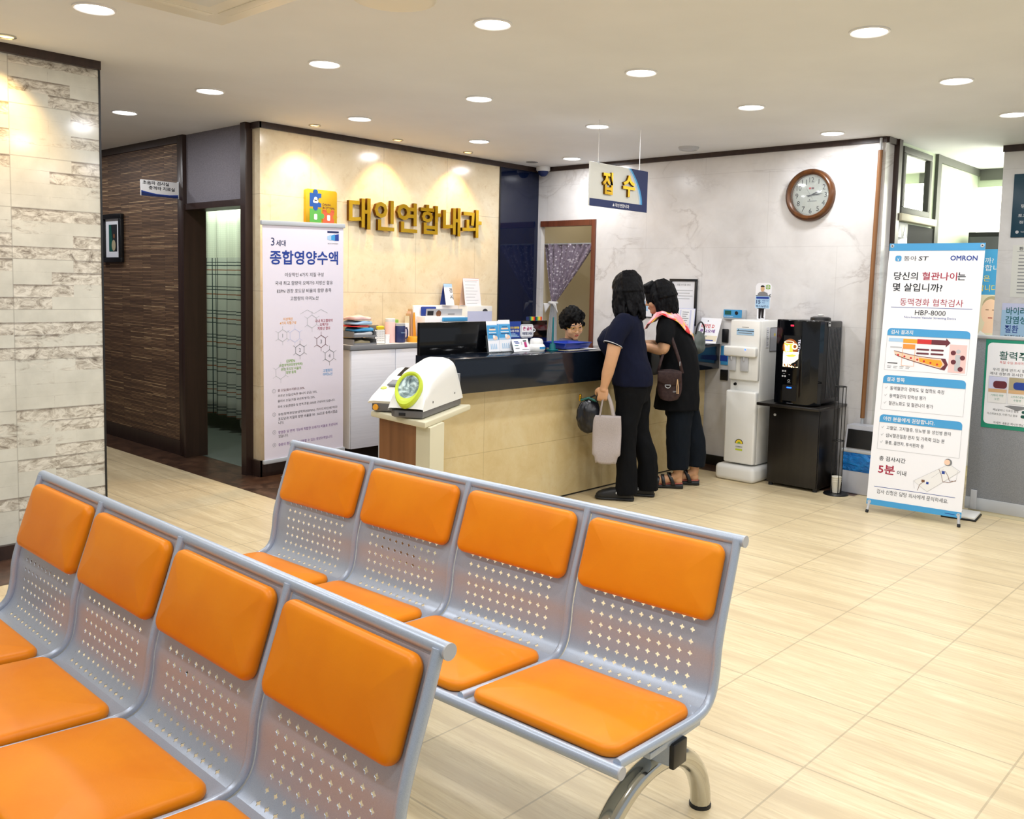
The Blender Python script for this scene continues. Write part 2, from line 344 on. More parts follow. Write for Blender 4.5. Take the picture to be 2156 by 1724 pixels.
    def ball(s, c, r, m, Mx=I4, seg=16, rings=10):
        r = r if isinstance(r, (tuple, list)) else (r, r, r)
        v = [(c[0], c[1], c[2]-r[2])]+[(c[0]+r[0]*math.sin(PI*j/rings)*math.cos(2*PI*k/seg), c[1]+r[1]*math.sin(PI*j/rings)*math.sin(2*PI*k/seg), c[2]-r[2]*math.cos(PI*j/rings)) for j in range(1, rings) for k in range(seg)]+[(c[0], c[1], c[2]+r[2])]
        L = len(v)-1
        fs = [(0, 1+(k+1) % seg, 1+k) for k in range(seg)]+[(1+(j-1)*seg+k, 1+(j-1)*seg+(k+1) % seg, 1+j*seg+(k+1) % seg, 1+j*seg+k) for j in range(1, rings-1) for k in range(seg)]+[(L, 1+(rings-2)*seg+k, 1+(rings-2)*seg+(k+1) % seg) for k in range(seg)]
        s.add(v, fs, m, Mx, True); return s
    def text(s, body, m, Mx, x, y, h=None, w=None, al='L', ext=0, bold=0, z=0, rot=0, shear=0):
        """letters with total height h (or total width w, or both) whose middle line is at y"""
        me, x0, x1, y0, y1 = text_mesh(body, bold)
        if h is None: h = w*(y1-y0)/(x1-x0)
        sy = h/(y1-y0); sx = w/(x1-x0) if w else sy
        W = (x1-x0)*sx; ox = {'L': 0, 'C': -W/2, 'R': -W}[al]
        k = s.mi(m); L = Mx @ T(x, y, z) @ RZ(rot)
        loc = [Vector((ox+(v.co.x-x0)*sx+shear*((v.co.y-y0)*sy-h/2), (v.co.y-y0)*sy-h/2, 0)) for v in me.vertices]
        fs = [tuple(p.vertices) for p in me.polygons]
        if not ext: s.add(loc, fs, m, L)
        else:
            ec = {}
            for f in fs:
                for a, b in zip(f, f[1:]+f[:1]): ec[(a, b)] = 1
            edge = [(a, b) for (a, b) in ec if (b, a) not in ec]; n = len(loc)
            s.add([v+Vector((0, 0, ext)) for v in loc], fs, m, L)
            s.add([v for v in loc]+[v+Vector((0, 0, ext)) for v in loc], [(a, b, b+n, a+n) for a, b in edge], ext_side(m), L)
        return s
    def rrect(s, x0, x1, y0, y1, r, m, Mx=I4, z=0, th=0, corners=(1, 1, 1, 1)):
        p = []
        for i, (cx_, cy_) in enumerate(((x0+r, y0+r), (x1-r, y0+r), (x1-r, y1-r), (x0+r, y1-r))):
            if corners[i]: p += [(cx_+r*math.cos(PI+PI/2*i+PI/2*k/5), cy_+r*math.sin(PI+PI/2*i+PI/2*k/5)) for k in range(6)]
            else: p.append(((x0, y0), (x1, y0), (x1, y1), (x0, y1))[i])
        return s.prism(p, z, z+th, m, Mx) if th else s.flat(p, m, Mx, z)
    def build(s, name, parent=None, loc=None, sharp=40, solid=0, **tags):
        me = bpy.data.meshes.new(name); bmesh.ops.recalc_face_normals(s.bm, faces=s.bm.faces) if tags.pop('fix', 0) else None
        s.bm.to_mesh(me); s.bm.free()
        for m in s.mats: me.materials.append(m)
        if sharp: me.set_sharp_from_angle(angle=math.radians(sharp))
        o = bpy.data.objects.new(name, me); COL.objects.link(o)
        if parent: o.parent = parent
        if loc: o.location = loc
        if solid:
            md = o.modifiers.new('thickness', 'SOLIDIFY'); md.thickness = solid; md.offset = 0
        for k, v in tags.items(): o[k] = v
        return o
def ext_side(m): return 'gold_side' if m == 'gold_metal' else m
def thing(name, label, cat, loc=(0, 0, 0), rz=0, group=None):
    o = bpy.data.objects.new(name, None); COL.objects.link(o); o.empty_display_size = .1
    o.location = loc; o.rotation_euler = (0, 0, rz); o['label'] = label; o['category'] = cat
    if group: o['group'] = group
    return o
def tag(o, label, cat, group=None):
    o['label'] = label; o['category'] = cat
    if group: o['group'] = group
    return o
def struct(o): o['kind'] = 'structure'; return o
def dup(root, loc, rz=0, label=None, group=None):
    r = root.copy(); COL.objects.link(r); r.location = loc; r.rotation_euler = (0, 0, rz)
    if label: r['label'] = label
    if group: r['group'] = group
    for ch in list(root.children):
        c = ch.copy(); COL.objects.link(c); c.parent = r
        for g in ch.children: d = g.copy(); COL.objects.link(d); d.parent = c
    return r
def cr(pts, n=8):
    """smooth curve through points"""
    P = [Vector(p) for p in pts]; P = [P[0]*2-P[1]]+P+[P[-1]*2-P[-2]]; out = []
    for i in range(1, len(P)-2):
        for k in range(n):
            t = k/n; a, b, c, d = P[i-1:i+3]
            out.append(.5*((2*b)+(c-a)*t+(2*a-5*b+4*c-d)*t*t+(3*b-a-3*c+d)*t**3))
    return out+[P[-2]]
def cushion_shape(w, h, r, t, bulge=.012):
    """rounded-rectangle pad: rings of (x, y, z) from the underside over the rim to the middle"""
    def out(d):
        W, H, R = w/2-d, h/2-d, max(r-d, .002); p = []
        for i, (sx, sy) in enumerate(((-1, -1), (1, -1), (1, 1), (-1, 1))):
            p += [(sx*(W-R)+R*math.cos(PI+PI/2*i+PI/2*k/6), sy*(H-R)+R*math.sin(PI+PI/2*i+PI/2*k/6)) for k in range(7)]
        return p
    rings = []
    for d, z in ((.012, 0), (.003, .002), (0, t*.3), (.0005, t*.55), (.004, t*.8), (.011, t*.95), (.022, t+.001), (.05, t+bulge*.45), (.09, t+bulge*.75), (.14, t+bulge*.95)):
        if d < min(w, h)/2-.01: rings.append([(x, y, z) for x, y in out(d)])
    return rings
def add_cushion(b, w, h, r, t, m, fn, bulge=.012):
    rg = cushion_shape(w, h, r, t, bulge); n = len(rg[0]); v = [fn(*p) for q in rg for p in q]
    fs = [(i*n+k, i*n+(k+1) % n, (i+1)*n+(k+1) % n, (i+1)*n+k) for i in range(len(rg)-1) for k in range(n)]
    fs += [tuple(range(n))[::-1], tuple((len(rg)-1)*n+k for k in range(n))]
    b.add(v, fs, m, I4, True)

# ------------------------------------------------------------------ the setting
CH = 2.66                     # ceiling height
b = B(); b.rect(-4, 10.4, -4, 10.5, 'floor_travertine')
# the darker border strip laid along the walls
b.rect(3.34, 3.62, 4.3, 11, 'floor_dark_border', z=.0015); b.rect(3.62, 3.90, 4.7, 6.42, 'floor_dark_border', z=.0015)
b.rect(3.90, 6.74, 4.60, 6.11, 'floor_dark_border', z=.0015); b.rect(3.62, 3.74, 6.42, 7.20, 'floor_dark_border', z=.0015)
b.rect(6.49, 6.74, 2.66, 4.10, 'floor_dark_border', z=.0015); b.rect(-4, 2.12, 4.75, 5.2, 'floor_dark_border', z=.0015)
b.rect(3.74, 6.5, 6.42, 10.5, 'room_floor', z=.002)
struct(b.build('floor'))
b = B(); b.box(-4, 10.4, -4, 10.5, CH, CH+.1, 'ceiling_paint'); struct(b.build('ceiling'))
def slab(name, x0, x1, y0, y1, z0, z1, m, bev=0):
    b = B(); b.box(x0, x1, y0, y1, z0, z1, m, bev); return struct(b.build(name))
# left stone column / wall end
slab('wall_left', -4, 2.128, 5.2, 5.42, 0, CH, 'split_stone_tile'); slab('trim_1', -4, 2.132, 5.17, 5.2, 2.615, CH, 'dark_trim')
slab('baseboard_left', -4, 2.13, 5.17, 5.2, 0, .075, 'dark_trim'); slab('trim_2', 2.128, 2.138, 5.196, 5.43, 0, CH, 'black')
# brown strip wall of the hallway with the ward door
slab('wall_hallway', 3.62, 3.74, 7.29, 11, 0, CH, 'wood_strip_wall'); slab('trim_3', 3.605, 3.62, 7.29, 11, 2.60, CH, 'dark_trim')
slab('baseboard_hallway', 3.605, 3.62, 7.26, 11, 0, .125, 'dark_trim'); slab('trim_4', 3.60, 3.78, 7.195, 7.29, 0, CH, 'dark_trim', .004)
b = B(); b.box(3.59, 3.785, 7.165, 7.195, 0, 2.10, 'dark_trim'); b.box(3.60, 3.785, 6.27, 7.165, 2.05, 2.10, 'dark_trim'); b.box(3.595, 3.80, 6.215, 6.285, 0, CH, 'dark_trim'); struct(b.build('door_1'))
slab('wall_over_door', 3.635, 3.75, 6.27, 7.2, 2.10, CH, 'grey_panel')
# cream stone wall with the clinic's sign, and its return
b = B(); b.box(3.655, 6.18, 6.11, 6.235, .0, CH, 'cream_stone'); struct(b.build('wall_sign'))
slab('trim_5', 3.64, 6.18, 6.09, 6.11, 2.615, CH, 'dark_trim'); slab('trim_6', 3.635, 3.655, 6.09, 6.22, 2.615, CH, 'dark_trim')
b = B(); b.box(3.64, 6.18, 6.09, 6.11, 0, .125, 'dark_trim'); b.box(3.635, 3.655, 6.09, 6.22, 0, .125, 'dark_trim'); struct(b.build('baseboard_sign'))
# dark tinted glass wall between the cream wall and the marble wall
b = B(); b.box(6.18, 6.745, 6.12, 6.14, 0, 2.62, 'dark_glass'); struct(b.build('window_1'))
slab('trim_7', 6.18, 6.745, 6.09, 6.12, 2.615, CH, 'dark_trim'); slab('trim_8', 6.178, 6.19, 6.10, 6.125, 0, 2.62, 'black')
# marble wall with the staff doorway (opening y 5.42-6.02, z 0-2.10)
b = B(); b.box(6.745, 6.90, 2.66, 4.2, 0, CH, 'white_marble'); b.box(6.745, 6.80, 4.2, 5.376, 0, CH, 'white_marble'); b.box(6.745, 6.80, 5.376, 6.12, 2.14, CH, 'white_marble'); b.box(6.745, 6.80, 6.075, 6.12, 0, 2.14, 'white_marble'); struct(b.build('wall_marble'))
slab('trim_9', 6.725, 6.745, 2.65, 6.11, 2.62, CH, 'dark_trim'); slab('baseboard_marble', 6.725, 6.745, 2.66, 5.37, 0, .085, 'black')
b = B(); b.box(6.732, 6.805, 5.376, 5.425, 0, 2.14, 'door_wood', .004); b.box(6.732, 6.805, 5.425, 6.075, 2.085, 2.14, 'door_wood'); struct(b.build('door_2'))
slab('wall_pantry', 7.75, 7.80, 4.8, 7.2, 0, CH, 'beige'); slab('wall_pantry_side', 6.745, 7.8, 6.16, 6.22, 0, CH, 'beige'); slab('wall_pantry_far', 6.9, 7.8, 4.95, 5.0, 0, CH, 'beige')
# end of the marble wall and the passage on the right
slab('trim_10', 6.90, 6.965, 2.62, 2.70, 0, CH, 'dark_trim'); slab('trim_11', 6.74, 6.90, 2.635, 2.66, 2.615, CH, 'dark_trim')
b = B(); b.box(6.965, 9.0, 2.66, 2.72, 0, CH, 'room_wall'); struct(b.build('wall_passage'))
slab('trim_12', 7.80, 7.885, 2.635, 2.66, 0, CH, 'trim_grey'); slab('trim_13', 7.885, 8.95, 2.64, 2.66, 2.60, CH, 'trim_grey'); slab('trim_14', 8.93, 8.95, 2.1, 2.64, 2.56, CH, 'trim_grey')
b = B(); b.box(6.975, 7.80, 2.645, 2.66, 0, 2.05, 'door_dark'); struct(b.build('door_3'))
b = B(); b.box(8.95, 9.05, .2, 2.72, 0, .9, 'room_wall'); b.box(8.95, 9.05, .2, 2.72, 2.50, CH, 'room_wall'); struct(b.build('wall_back_room'))
b = B(); b.box(8.97, 8.99, .2, 2.70, .9, 2.5, 'window_glow'); struct(b.build('window_2'))
b = B(); b.box(7.63, 7.75, -1.0, 2.092, 0, CH, 'white_marble'); struct(b.build('wall_notice'))
slab('trim_15', 7.612, 7.63, -1.0, 2.097, 2.61, CH, 'dark_trim')
slab('wall_back_side', 7.75, 9.0, .1, .2, 0, CH, 'room_wall')
# ward behind the curtain
slab('wall_ward_back', 5.9, 6.0, 6.24, 10.5, 0, CH, 'room_wall'); slab('wall_ward_far', 3.74, 6.0, 10.4, 10.5, 0, CH, 'room_wall')
slab('wall_hallway_end', 2.1, 3.74, 10.4, 10.5, 0, CH, 'grey_panel'); slab('wall_behind_stone', 2.0, 2.1, 5.42, 10.5, 0, CH, 'grey_panel')
lamp('ward_curtain_fill', 'AREA', (4.1, 8.0, 2.6), 16, (.9, 1, .86), .4, (0, 0, 0))  # unseen fill light added to brighten the ward curtain

# ------------------------------------------------------------------ ceiling fittings
def downlight(x, y, label, warm=False):
    t = thing('warm_spot_light' if warm else 'ceiling_downlight', label, 'ceiling light', (x, y, CH), 0, None)
    R = .045 if warm else .088
    r = B(); r.lathe([(R, 0), (R, -.006), (R-.006, -.009), (R-.012, -.006), (R-.013, 0)], 'chrome' if warm else 'white', 28); r.build('trim_ring', t)
    d = B(); d.lathe([(0, -.003), (R*.5, -.0045), (R-.012, -.003)], 'warm_diffuser' if warm else 'diffuser', 24); o = d.build('diffuser', t)
    if not warm: lamp('lamp_light', 'AREA', (0, 0, -.012), LAMP_W, (.96, .97, 1.0), .15, parent=t)
    else: lamp('lamp_light', 'SPOT', (0, 0, -.02), WARM_W*2.2, (1.0, .62, .22), .03, (math.radians(12), 0, 0), parent=t, cone=math.radians(88), blend=.75)
    return t
DL = [(1.70, 4.18, 'round white downlight cut by the photo top edge, above the stone wall'), (2.90, 4.20, 'round white downlight in the middle of the ceiling, second from the stone wall'), (2.88, 5.39, 'round white downlight between the stone wall and the cream sign wall'), (2.88, 6.60, 'round white downlight in the hallway beside the stone wall edge'),
      (2.92, 2.95, 'large round white downlight at the top centre of the photo'), (4.02, 4.17, 'round white downlight in the ceiling centre, larger of two in line with the last letter'), (4.01, 5.38, 'round white downlight in front of the cream wall, above the first gold letter'), (5.20, 5.385, 'small round white downlight above the last gold letter'),
      (4.05, 2.95, 'round white downlight up and right of the hanging blue sign'), (5.20, 4.16, 'round white downlight just above the hanging blue sign'), (4.02, 1.69, 'large round white downlight at the upper right of the photo'), (5.20, 1.69, 'round white downlight right of the wall clock, nearer of two at right'),
      (5.21, 2.93, 'round white downlight above and left of the wall clock'), (6.386, 2.92, 'round white downlight straight above the wall clock'), (6.36, 5.375, 'small round white downlight between camera dome and hanging sign'), (6.35, 1.70, 'round white downlight cut by the right edge of the photo')]
for x, y, l in DL: downlight(x, y, l)
for k, (x, y) in enumerate([(1.7, 2.95), (2.9, 1.7), (1.7, 1.7), (.5, 2.95), (.5, 4.18), (4.02, .45), (5.2, .45), (2.9, .45), (.5, 1.7), (6.35, .45), (1.7, .45), (.5, .45), (4, -.8), (2.3, -.8), (2.88, 7.8), (2.88, 9.0), (1.7, 5.8)][:16]):
    dl = downlight(x, y, 'round white downlight of the ceiling grid, outside the photo')
    dl['group'] = 'downlights outside the photo'
for x, y, l in [(1.62, 5.02, 'small warm spot lighting the stone wall'), (3.98, 5.89, 'small warm spot over the logo plaque, first of three on the cream wall'), (4.78, 5.90, 'small warm spot over the middle gold letters of the cream wall'), (5.575, 5.91, 'small warm spot over the last gold letters, near the dark glass')]: downlight(x, y, l, True)
b = B(T(6.389, 4.151, CH)); b.lathe([(0, -.022), (.05, -.022), (.055, -.012), (.06, -.012), (.066, -.026), (.074, -.024), (.085, -.006), (.086, 0)], 'light_grey', 28)
tag(b.build('ceiling_speaker'), 'round grey speaker recessed in the ceiling above the marble wall', 'speaker')
b = B(T(6.355, 5.86, CH)); b.lathe([(0, -.004), (.045, -.005), (.055, -.003), (.057, 0)], 'grey', 24); tag(b.build('ceiling_sprinkler_cap'), 'small flat round cap on the ceiling beside the dark glass', 'ceiling cap')
t = thing('ceiling_air_conditioner', 'pale square ceiling air conditioner panel cut by the top edge', 'air conditioner', (1.7, 3.35, CH))
b = B(); b.box(-.45, .45, -.45, .55, -.025, 0, 'warm_white', .012); b.build('panel', t)
b = B()
for k, (x0, x1, y0, y1) in enumerate(((-.32, .32, .40, .45), (-.32, .32, -.35, -.30), (.33, .38, -.28, .38), (-.38, -.33, -.28, .38))): b.box(x0, x1, y0, y1, -.029, -.024, 'warm_white', .004)
b.build('louver', t); b = B(); b.box(-.26, .26, -.22, .32, -.028, -.024, 'offwhite', .003); b.build('grille', t)
t = thing('ceiling_access_panel', 'round edged ceiling hatch touching the photo top edge', 'ceiling hatch', (2.42, 3.02, CH))
b = B(); b.lathe([(0, -.008), (.15, -.01), (.17, -.006), (.175, 0)], 'warm_white', 32); b.build('cover', t)
t = thing('security_camera', 'white dome security camera in the corner above the dark glass', 'camera', (6.66, 5.99, CH))
b = B(); b.lathe([(0, -.045), (.06, -.045), (.068, -.035), (.068, 0)], 'white', 28); b.build('base', t)
b = B(); b.lathe([(0, -.095), (.02, -.093), (.038, -.08), (.05, -.06), (.052, -.045)], 'navy', 24); b.build('dome', t)

# ------------------------------------------------------------------ waiting benches
BP = [(0.0, .80), (.034, .693), (.066, .60), (.088, .52), (.096, .45), (.112, .392), (.150, .356), (.215, .345), (.33, .350), (.46, .358), (.575, .366)]
_c = cr([(0, y, z) for y, z in BP], 8)
_L = [0.]
for a_, b_ in zip(_c, _c[1:]): _L.append(_L[-1]+(b_-a_).length)
def prof(s):
    """point, tangent of the seat profile at arc length s (0 = top rail); y forward, z up"""
    s = min(max(s, 0), _L[-1]-1e-4)
    for i in range(len(_L)-1):
        if _L[i+1] >= s:
            t = (s-_L[i])/(_L[i+1]-_L[i]); return _c[i].lerp(_c[i+1], t), (_c[i+1]-_c[i]).normalized()
SL = _L[-1]
def on_prof(x, s, off):
    p, t = prof(s); n = Vector((0, -t.z, t.y)); return (x, p.y+n.y*off, p.z+n.z*off)
def plus_hole(r):
    """four-pointed rounded cross outline, 16 points counter-clockwise from angle 0"""
    out = []
    for k in range(16):
        a = 2*PI*k/16; out.append((r*(1.0, .74, .50, .74)[k % 4]*math.cos(a), r*(1.0, .74, .50, .74)[k % 4]*math.sin(a)))
    return out
def sq_ring(h, g):
    out = []
    for k in range(16):
        a = 2*PI*k/16; c, s_ = math.cos(a), math.sin(a); q = max(abs(c), abs(s_)); out.append((h*c/q, g*s_/q))
    return out
UP = .525                       # pitch of the seats
def shell_mesh(b):
    Wd = UP-.03; x0, x1 = -Wd/2, Wd/2
    nc, pu = 11, .0345; s0, s1, pv = .222, .222+.0325*8, .0325; hx0 = -nc*pu/2
    def p(x, s): return on_prof(x, s, .006)
    def strip(xa, xb, sa, sb, nx, ns):
        v = [p(xa+(xb-xa)*i/nx, sa+(sb-sa)*j/ns) for j in range(ns+1) for i in range(nx+1)]
        b.add(v, [(j*(nx+1)+i, j*(nx+1)+i+1, (j+1)*(nx+1)+i+1, (j+1)*(nx+1)+i) for j in range(ns) for i in range(nx)], 'pearl_steel', I4, True)
    strip(x0, x1, .0, s0, 2, 10); strip(x0, x1, s1, SL, 2, 14); strip(x0, hx0, s0, s1, 1, 16); strip(-hx0, x1, s0, s1, 1, 16)
    H = plus_hole(.0084); Q = sq_ring(pu/2, pv/2)
    for j in range(8):
        for i in range(nc):
            cx_, cs = hx0+pu*(i+.5), s0+pv*(j+.5)
            v = [p(cx_+u, cs+q) for u, q in Q]+[p(cx_+u, cs+q) for u, q in H]
            b.add(v, [(k, (k+1) % 16, (k+1) % 16+16, k+16) for k in range(16)], 'pearl_steel', I4, True)
    bmesh.ops.remove_doubles(b.bm, verts=b.bm.verts, dist=.0002)
def make_bench(label):
    t = thing('waiting_bench', label, 'bench', (0, 0, 0), 0, None)
    L = UP*4
    b = B(); shell_mesh(b); sh = b.build('seat_shell', t, (UP/2, 0, 0), sharp=60, solid=.002); dg = bpy.context.evaluated_depsgraph_get(); dg.update(); me = bpy.data.meshes.new_from_object(sh.evaluated_get(dg), depsgraph=dg); sh.modifiers.clear(); sh.data = me; me.set_sharp_from_angle(angle=math.radians(45))
    b = B(); add_cushion(b, .470, .215, .032, .034, 'orange_vinyl', lambda x, y, z: on_prof(x, .022+.1075-y+.0, .008+z)); bc = b.build('back_cushion', t, (UP/2, 0, 0), sharp=0)
    b = B()
    def seat_fn(x, y, z):
        p_ = on_prof(x, SL-.012-.185+y*-1.0, .008+z); return p_
    add_cushion(b, .485, .385, .045, .030, 'orange_vinyl', seat_fn); sc_ = b.build('seat_cushion', t, (UP/2, 0, 0), sharp=0)
    b = B(); b.tube([on_prof(0, SL*k/48, .010) for k in range(49)], .0145, 'pearl_steel', 10, flat=.85, up=(1, 0, 0)); fr = b.build('side_frame', t, (.004, 0, 0), sharp=0)
    for k in range(1, 4):
        for o in (sh, bc, sc_):
            c = o.copy(); COL.objects.link(c); c.parent = t; c.location.x = UP*(k+.5)
    for k in range(1, 5):
        c = fr.copy(); COL.objects.link(c); c.parent = t; c.location.x = UP*k-(.004 if k == 4 else 0)
    b = B(); b.tube([(-.014, 0, .80), (L+.014, 0, .80)], .0165, 'pearl_steel', 18); b.cyl((-.018, 0, .80), (-.0135, 0, .80), .0172, 'light_grey'); b.cyl((L+.0135, 0, .80), (L+.018, 0, .80), .0172, 'light_grey'); b.build('top_rail', t)
    b = B(); b.tube([(-.014, .583, .364), (L+.014, .583, .364)], .0155, 'pearl_steel', 18); b.cyl((-.018, .583, .364), (-.0135, .583, .364), .0162, 'light_grey'); b.cyl((L+.0135, .583, .364), (L+.018, .583, .364), .0162, 'light_grey'); b.build('front_rail', t)
    b = B(); b.box(.012, L-.012, .262, .322, .262, .324, 'pearl_steel', .004); be = b.build('beam', t)
    for x in (-.004, L-.012): b = B(); b.box(x, x+.016, .259, .325, .259, .327, 'black', .004); e = b.build('end_cap', t)
    for k in range(5):
        b = B(); x = UP*k+(.03 if k == 0 else -.03 if k == 4 else 0); b.box(x-.022, x+.022, .17, .42, .322, .340, 'pearl_steel', .003); b.build('bracket', t)
    for x in (.08, L-.08):
        a = [(x, .292+.268*math.cos(PI*k/28), .012+.222*math.sin(PI*k/28)) for k in range(29)]
        b = B(); b.tube(a, .030, 'chrome', 16, flat=1.0, up=(1, 0, 0)); o = b.build('arch_leg', t, sharp=0)
        for y in (.56, .024): f = B(); f.cyl((x, y, 0), (x, y, .010), .032, 'black_rubber'); f.build('foot_pad', o)
    return t
bench = make_bench('orange cushioned steel bench cut by the left edge, nearest the stone wall')
bench.location = (1.14, 1.253, 0); bench.rotation_euler = (0, 0, math.radians(89.25))
dup(bench, (2.239, 1.236, 0), math.radians(92.14), 'orange cushioned steel bench of four seats in front of the reception counter')
for o in (bench,): o['group'] = 'waiting benches'
for o in COL.objects:
    if o.name.startswith('waiting_bench'): o['group'] = 'waiting benches'

# ------------------------------------------------------------------ helpers for printed surfaces
def line(b, p, q, wd, m, Mx, z=0):
    d = Vector((q[0]-p[0], q[1]-p[1])); n = Vector((-d.y, d.x)).normalized()*wd/2
    b.flat([(p[0]+n.x, p[1]+n.y), (q[0]+n.x, q[1]+n.y), (q[0]-n.x, q[1]-n.y), (p[0]-n.x, p[1]-n.y)], m, Mx, z)
def disc(b, x, y, r, m, Mx, z=0, n=24, ry=None, a0=0, a1=2*PI):
    b.flat([(x+r*math.cos(a0+(a1-a0)*k/n), y+(ry or r)*math.sin(a0+(a1-a0)*k/n)) for k in range(n+(a1-a0 < 6))], m, Mx, z)
def ring(b, x, y, r, wd, m, Mx, z=0, n=20):
    for k in range(n):
        a, c = 2*PI*k/n, 2*PI*(k+1)/n
        line(b, (x+r*math.cos(a), y+r*math.sin(a)), (x+r*math.cos(c), y+r*math.sin(c)), wd, m, Mx, z)
def outline(b, x0, x1, y0, y1, wd, m, Mx, z=0):
    for p, q in (((x0, y0), (x1, y0)), ((x1, y0), (x1, y1)), ((x1, y1), (x0, y1)), ((x0, y1), (x0, y0))): line(b, p, q, wd, m, Mx, z)
Z1, Z2, Z3, Z4 = .0012, .0018, .0024, .003
WALLX = lambda o: frame(o, (0, -1, 0), (0, 0, 1))       # prints on surfaces facing -X
WALLY = lambda o: frame(o, (1, 0, 0), (0, 0, 1))        # prints on surfaces facing -Y

# ------------------------------------------------------------------ cream wall: gold letters and logo plaque
t = thing('wall_sign_lettering', 'raised gold Korean clinic name letters on the cream stone wall', 'sign', (5.16, 6.11, 1.93))
for ch_, xa, xb in (('대', 4.425, 4.640), ('인', 4.680, 4.888), ('연', 4.918, 5.140), ('합', 5.178, 5.410), ('내', 5.435, 5.645), ('과', 5.668, 5.912)):
    b = B(WALLY((xa-5.16, -.012, .125))); b.text(ch_, 'gold_metal', I4, 0, 0, h=.252, w=xb-xa, ext=.03, bold=.022); b.build('letter', t, sharp=30)
t = thing('logo_plaque', 'gold puzzle logo plaque behind the top of the white nutrition banner', 'logo plaque', (4.03, 6.11, 1.925))
b = B(WALLY((0, -.004, 0))); b.rrect(0, .288, 0, .283, .02, 'gold_metal', z=0, th=.026)
b.text('DAEIN', 'brown', I4, .155, .172, h=.017, z=.0275); b.text('INTERNAL', 'brown', I4, .155, .147, h=.017, z=.0275); b.text('MEDICINE', 'brown', I4, .155, .122, h=.017, z=.0275); b.build('plate', t)
def puzzle(m, x, y, s, tabs, mark):
    b = B(WALLY((0, -.031, 0))); b.rect(x, x+s, y, y+s, m)
    for tx, ty, on in tabs: disc(b, tx, ty, .021, m if on else 'gold_metal', I4, Z1)
    if mark == 1: disc(b, x+s/2, y+s*.58, .016, 'white', I4, Z2); b.rrect(x+s/2-.024, x+s/2+.024, y+s*.28, y+s*.52, .011, 'white', I4, Z2)
    else: b.rrect(x+s/2-.014, x+s/2+.014, y+s*.2, y+s*.62, .008, 'white', I4, Z2)
    return b
puzzle('puzzle_blue', .035, .148, .105, ((.087, .262, 1), (.087, .141, 1), (.132, .20, 0)), 1).build('blue_piece', t)
puzzle('puzzle_green', .035, .028, .105, ((.147, .08, 1),), 0).build('green_piece', t)
puzzle('puzzle_red', .155, .028, .105, ((.208, .126, 0), (.268, .08, 0)), 0).build('red_piece', t)

# ------------------------------------------------------------------ white nutrition banner hanging at the cream wall
t = thing('roll_up_banner', 'tall white Korean nutrition banner standing in front of the cream wall', 'banner', (3.55, 5.85, 0))
FR = T(-3.55, -5.85, 0) @ frame((3.547, 5.878, .165), (1, 0, .028), (.011, -.058, 1.73)) @ Matrix.Diagonal((.932, .988, 1, 1))
b = B(FR); b.box(0, .745, 0, 1.75, -.002, 0, 'banner_white')
X = 'ink'
b.rect(.588, .699, 1.703, 1.718, 'navy', z=Z1)
for k, m in enumerate(('pale_blue', 'sky', 'royal')): b.flat([(.588+.037*k, 1.645+.01*(2-k)/2), (.588+.037*(k+1), 1.645), (.588+.037*(k+1), 1.698-.008*(2-k)/2), (.588+.037*k, 1.69-.01*(2-k)/2)], m, z=Z1)
b.text('BOHARSEED', X, I4, .643, 1.623, h=.008, w=.10, al='C', z=Z1)
b.text('3', 'navy', I4, .073, 1.627, h=.058, z=Z1); b.text('세대', 'navy', I4, .117, 1.617, h=.045, w=.085, z=Z1, bold=.008)
b.text('종합영양수액', 'royal', I4, .062, 1.513, h=.105, w=.63, z=Z1, bold=.022)
for s_, x0, x1, y in (('이상적인 4가지 지질 구성', .194, .551, 1.386), ('국내 최고 함량의 오메가3 지방산 함유', .106, .640, 1.325), ('ESPN 권장 포도당 비율의 함량 충족', .122, .626, 1.266), ('고함량의 아미노산', .241, .504, 1.209)):
    b.text(s_, X, I4, x0, y, h=.030, w=x1-x0, z=Z1)
for s_, x, y, h_, m in (('이상적인', .218, 1.057, .022, 'amber'), ('4가지 지질구성', .218, 1.028, .022, 'amber'), ('국내 최고함량의', .554, 1.032, .024, 'crimson'), ('오메가3', .554, 1.003, .024, 'crimson'), ('지방산 함유', .554, .973, .024, 'crimson'), ('ESPEN', .241, .741, .021, 'leaf'), ('(유럽정맥경장영양학회)', .242, .711, .024, 'leaf'), ('권장 포도당 비율의', .243, .682, .022, 'leaf'), ('함량 충족', .244, .655, .022, 'leaf'), ('고함량의', .590, .642, .024, 'sky'), ('아미노산', .591, .613, .024, 'sky')):
    b.text(s_, m, I4, x, y, h=h_, al='C', z=Z1, bold=.01)
def hexa(b, x, y, r, m, Mx, num=None, wd=.004, spokes=(0, 1, 2, 3, 4, 5)):
    P_ = [(x+r*math.sin(PI/3*k), y+r*math.cos(PI/3*k)) for k in range(6)]
    for k in range(6): line(b, P_[k], P_[(k+1) % 6], wd, m, Mx, Z1)
    for k in spokes: line(b, P_[k], (x+r*1.6*math.sin(PI/3*k), y+r*1.6*math.cos(PI/3*k)), wd*.7, m, Mx, Z1)
    if num: b.text(num, 'grey', Mx, x, y, h=r*.62, al='C', z=Z1)
hexa(b, .169, .935, .045, 'light_grey', I4, '1'); hexa(b, .326, .818, .045, 'grey', I4, '2'); hexa(b, .527, .872, .048, 'maroon', I4, '3'); hexa(b, .608, .756, .048, 'grey', I4, '4')
hexa(b, .44, 1.03, .05, 'light_grey', I4); hexa(b, .28, .93, .05, 'poster_lilac', I4); hexa(b, .15, .66, .05, 'light_grey', I4, None, .003)
for k in range(4): line(b, (.33+.065*k, 1.09+.03*(k % 2)), (.395+.065*k, 1.12-.03*(k % 2)), .003, 'light_grey', I4, Z1)
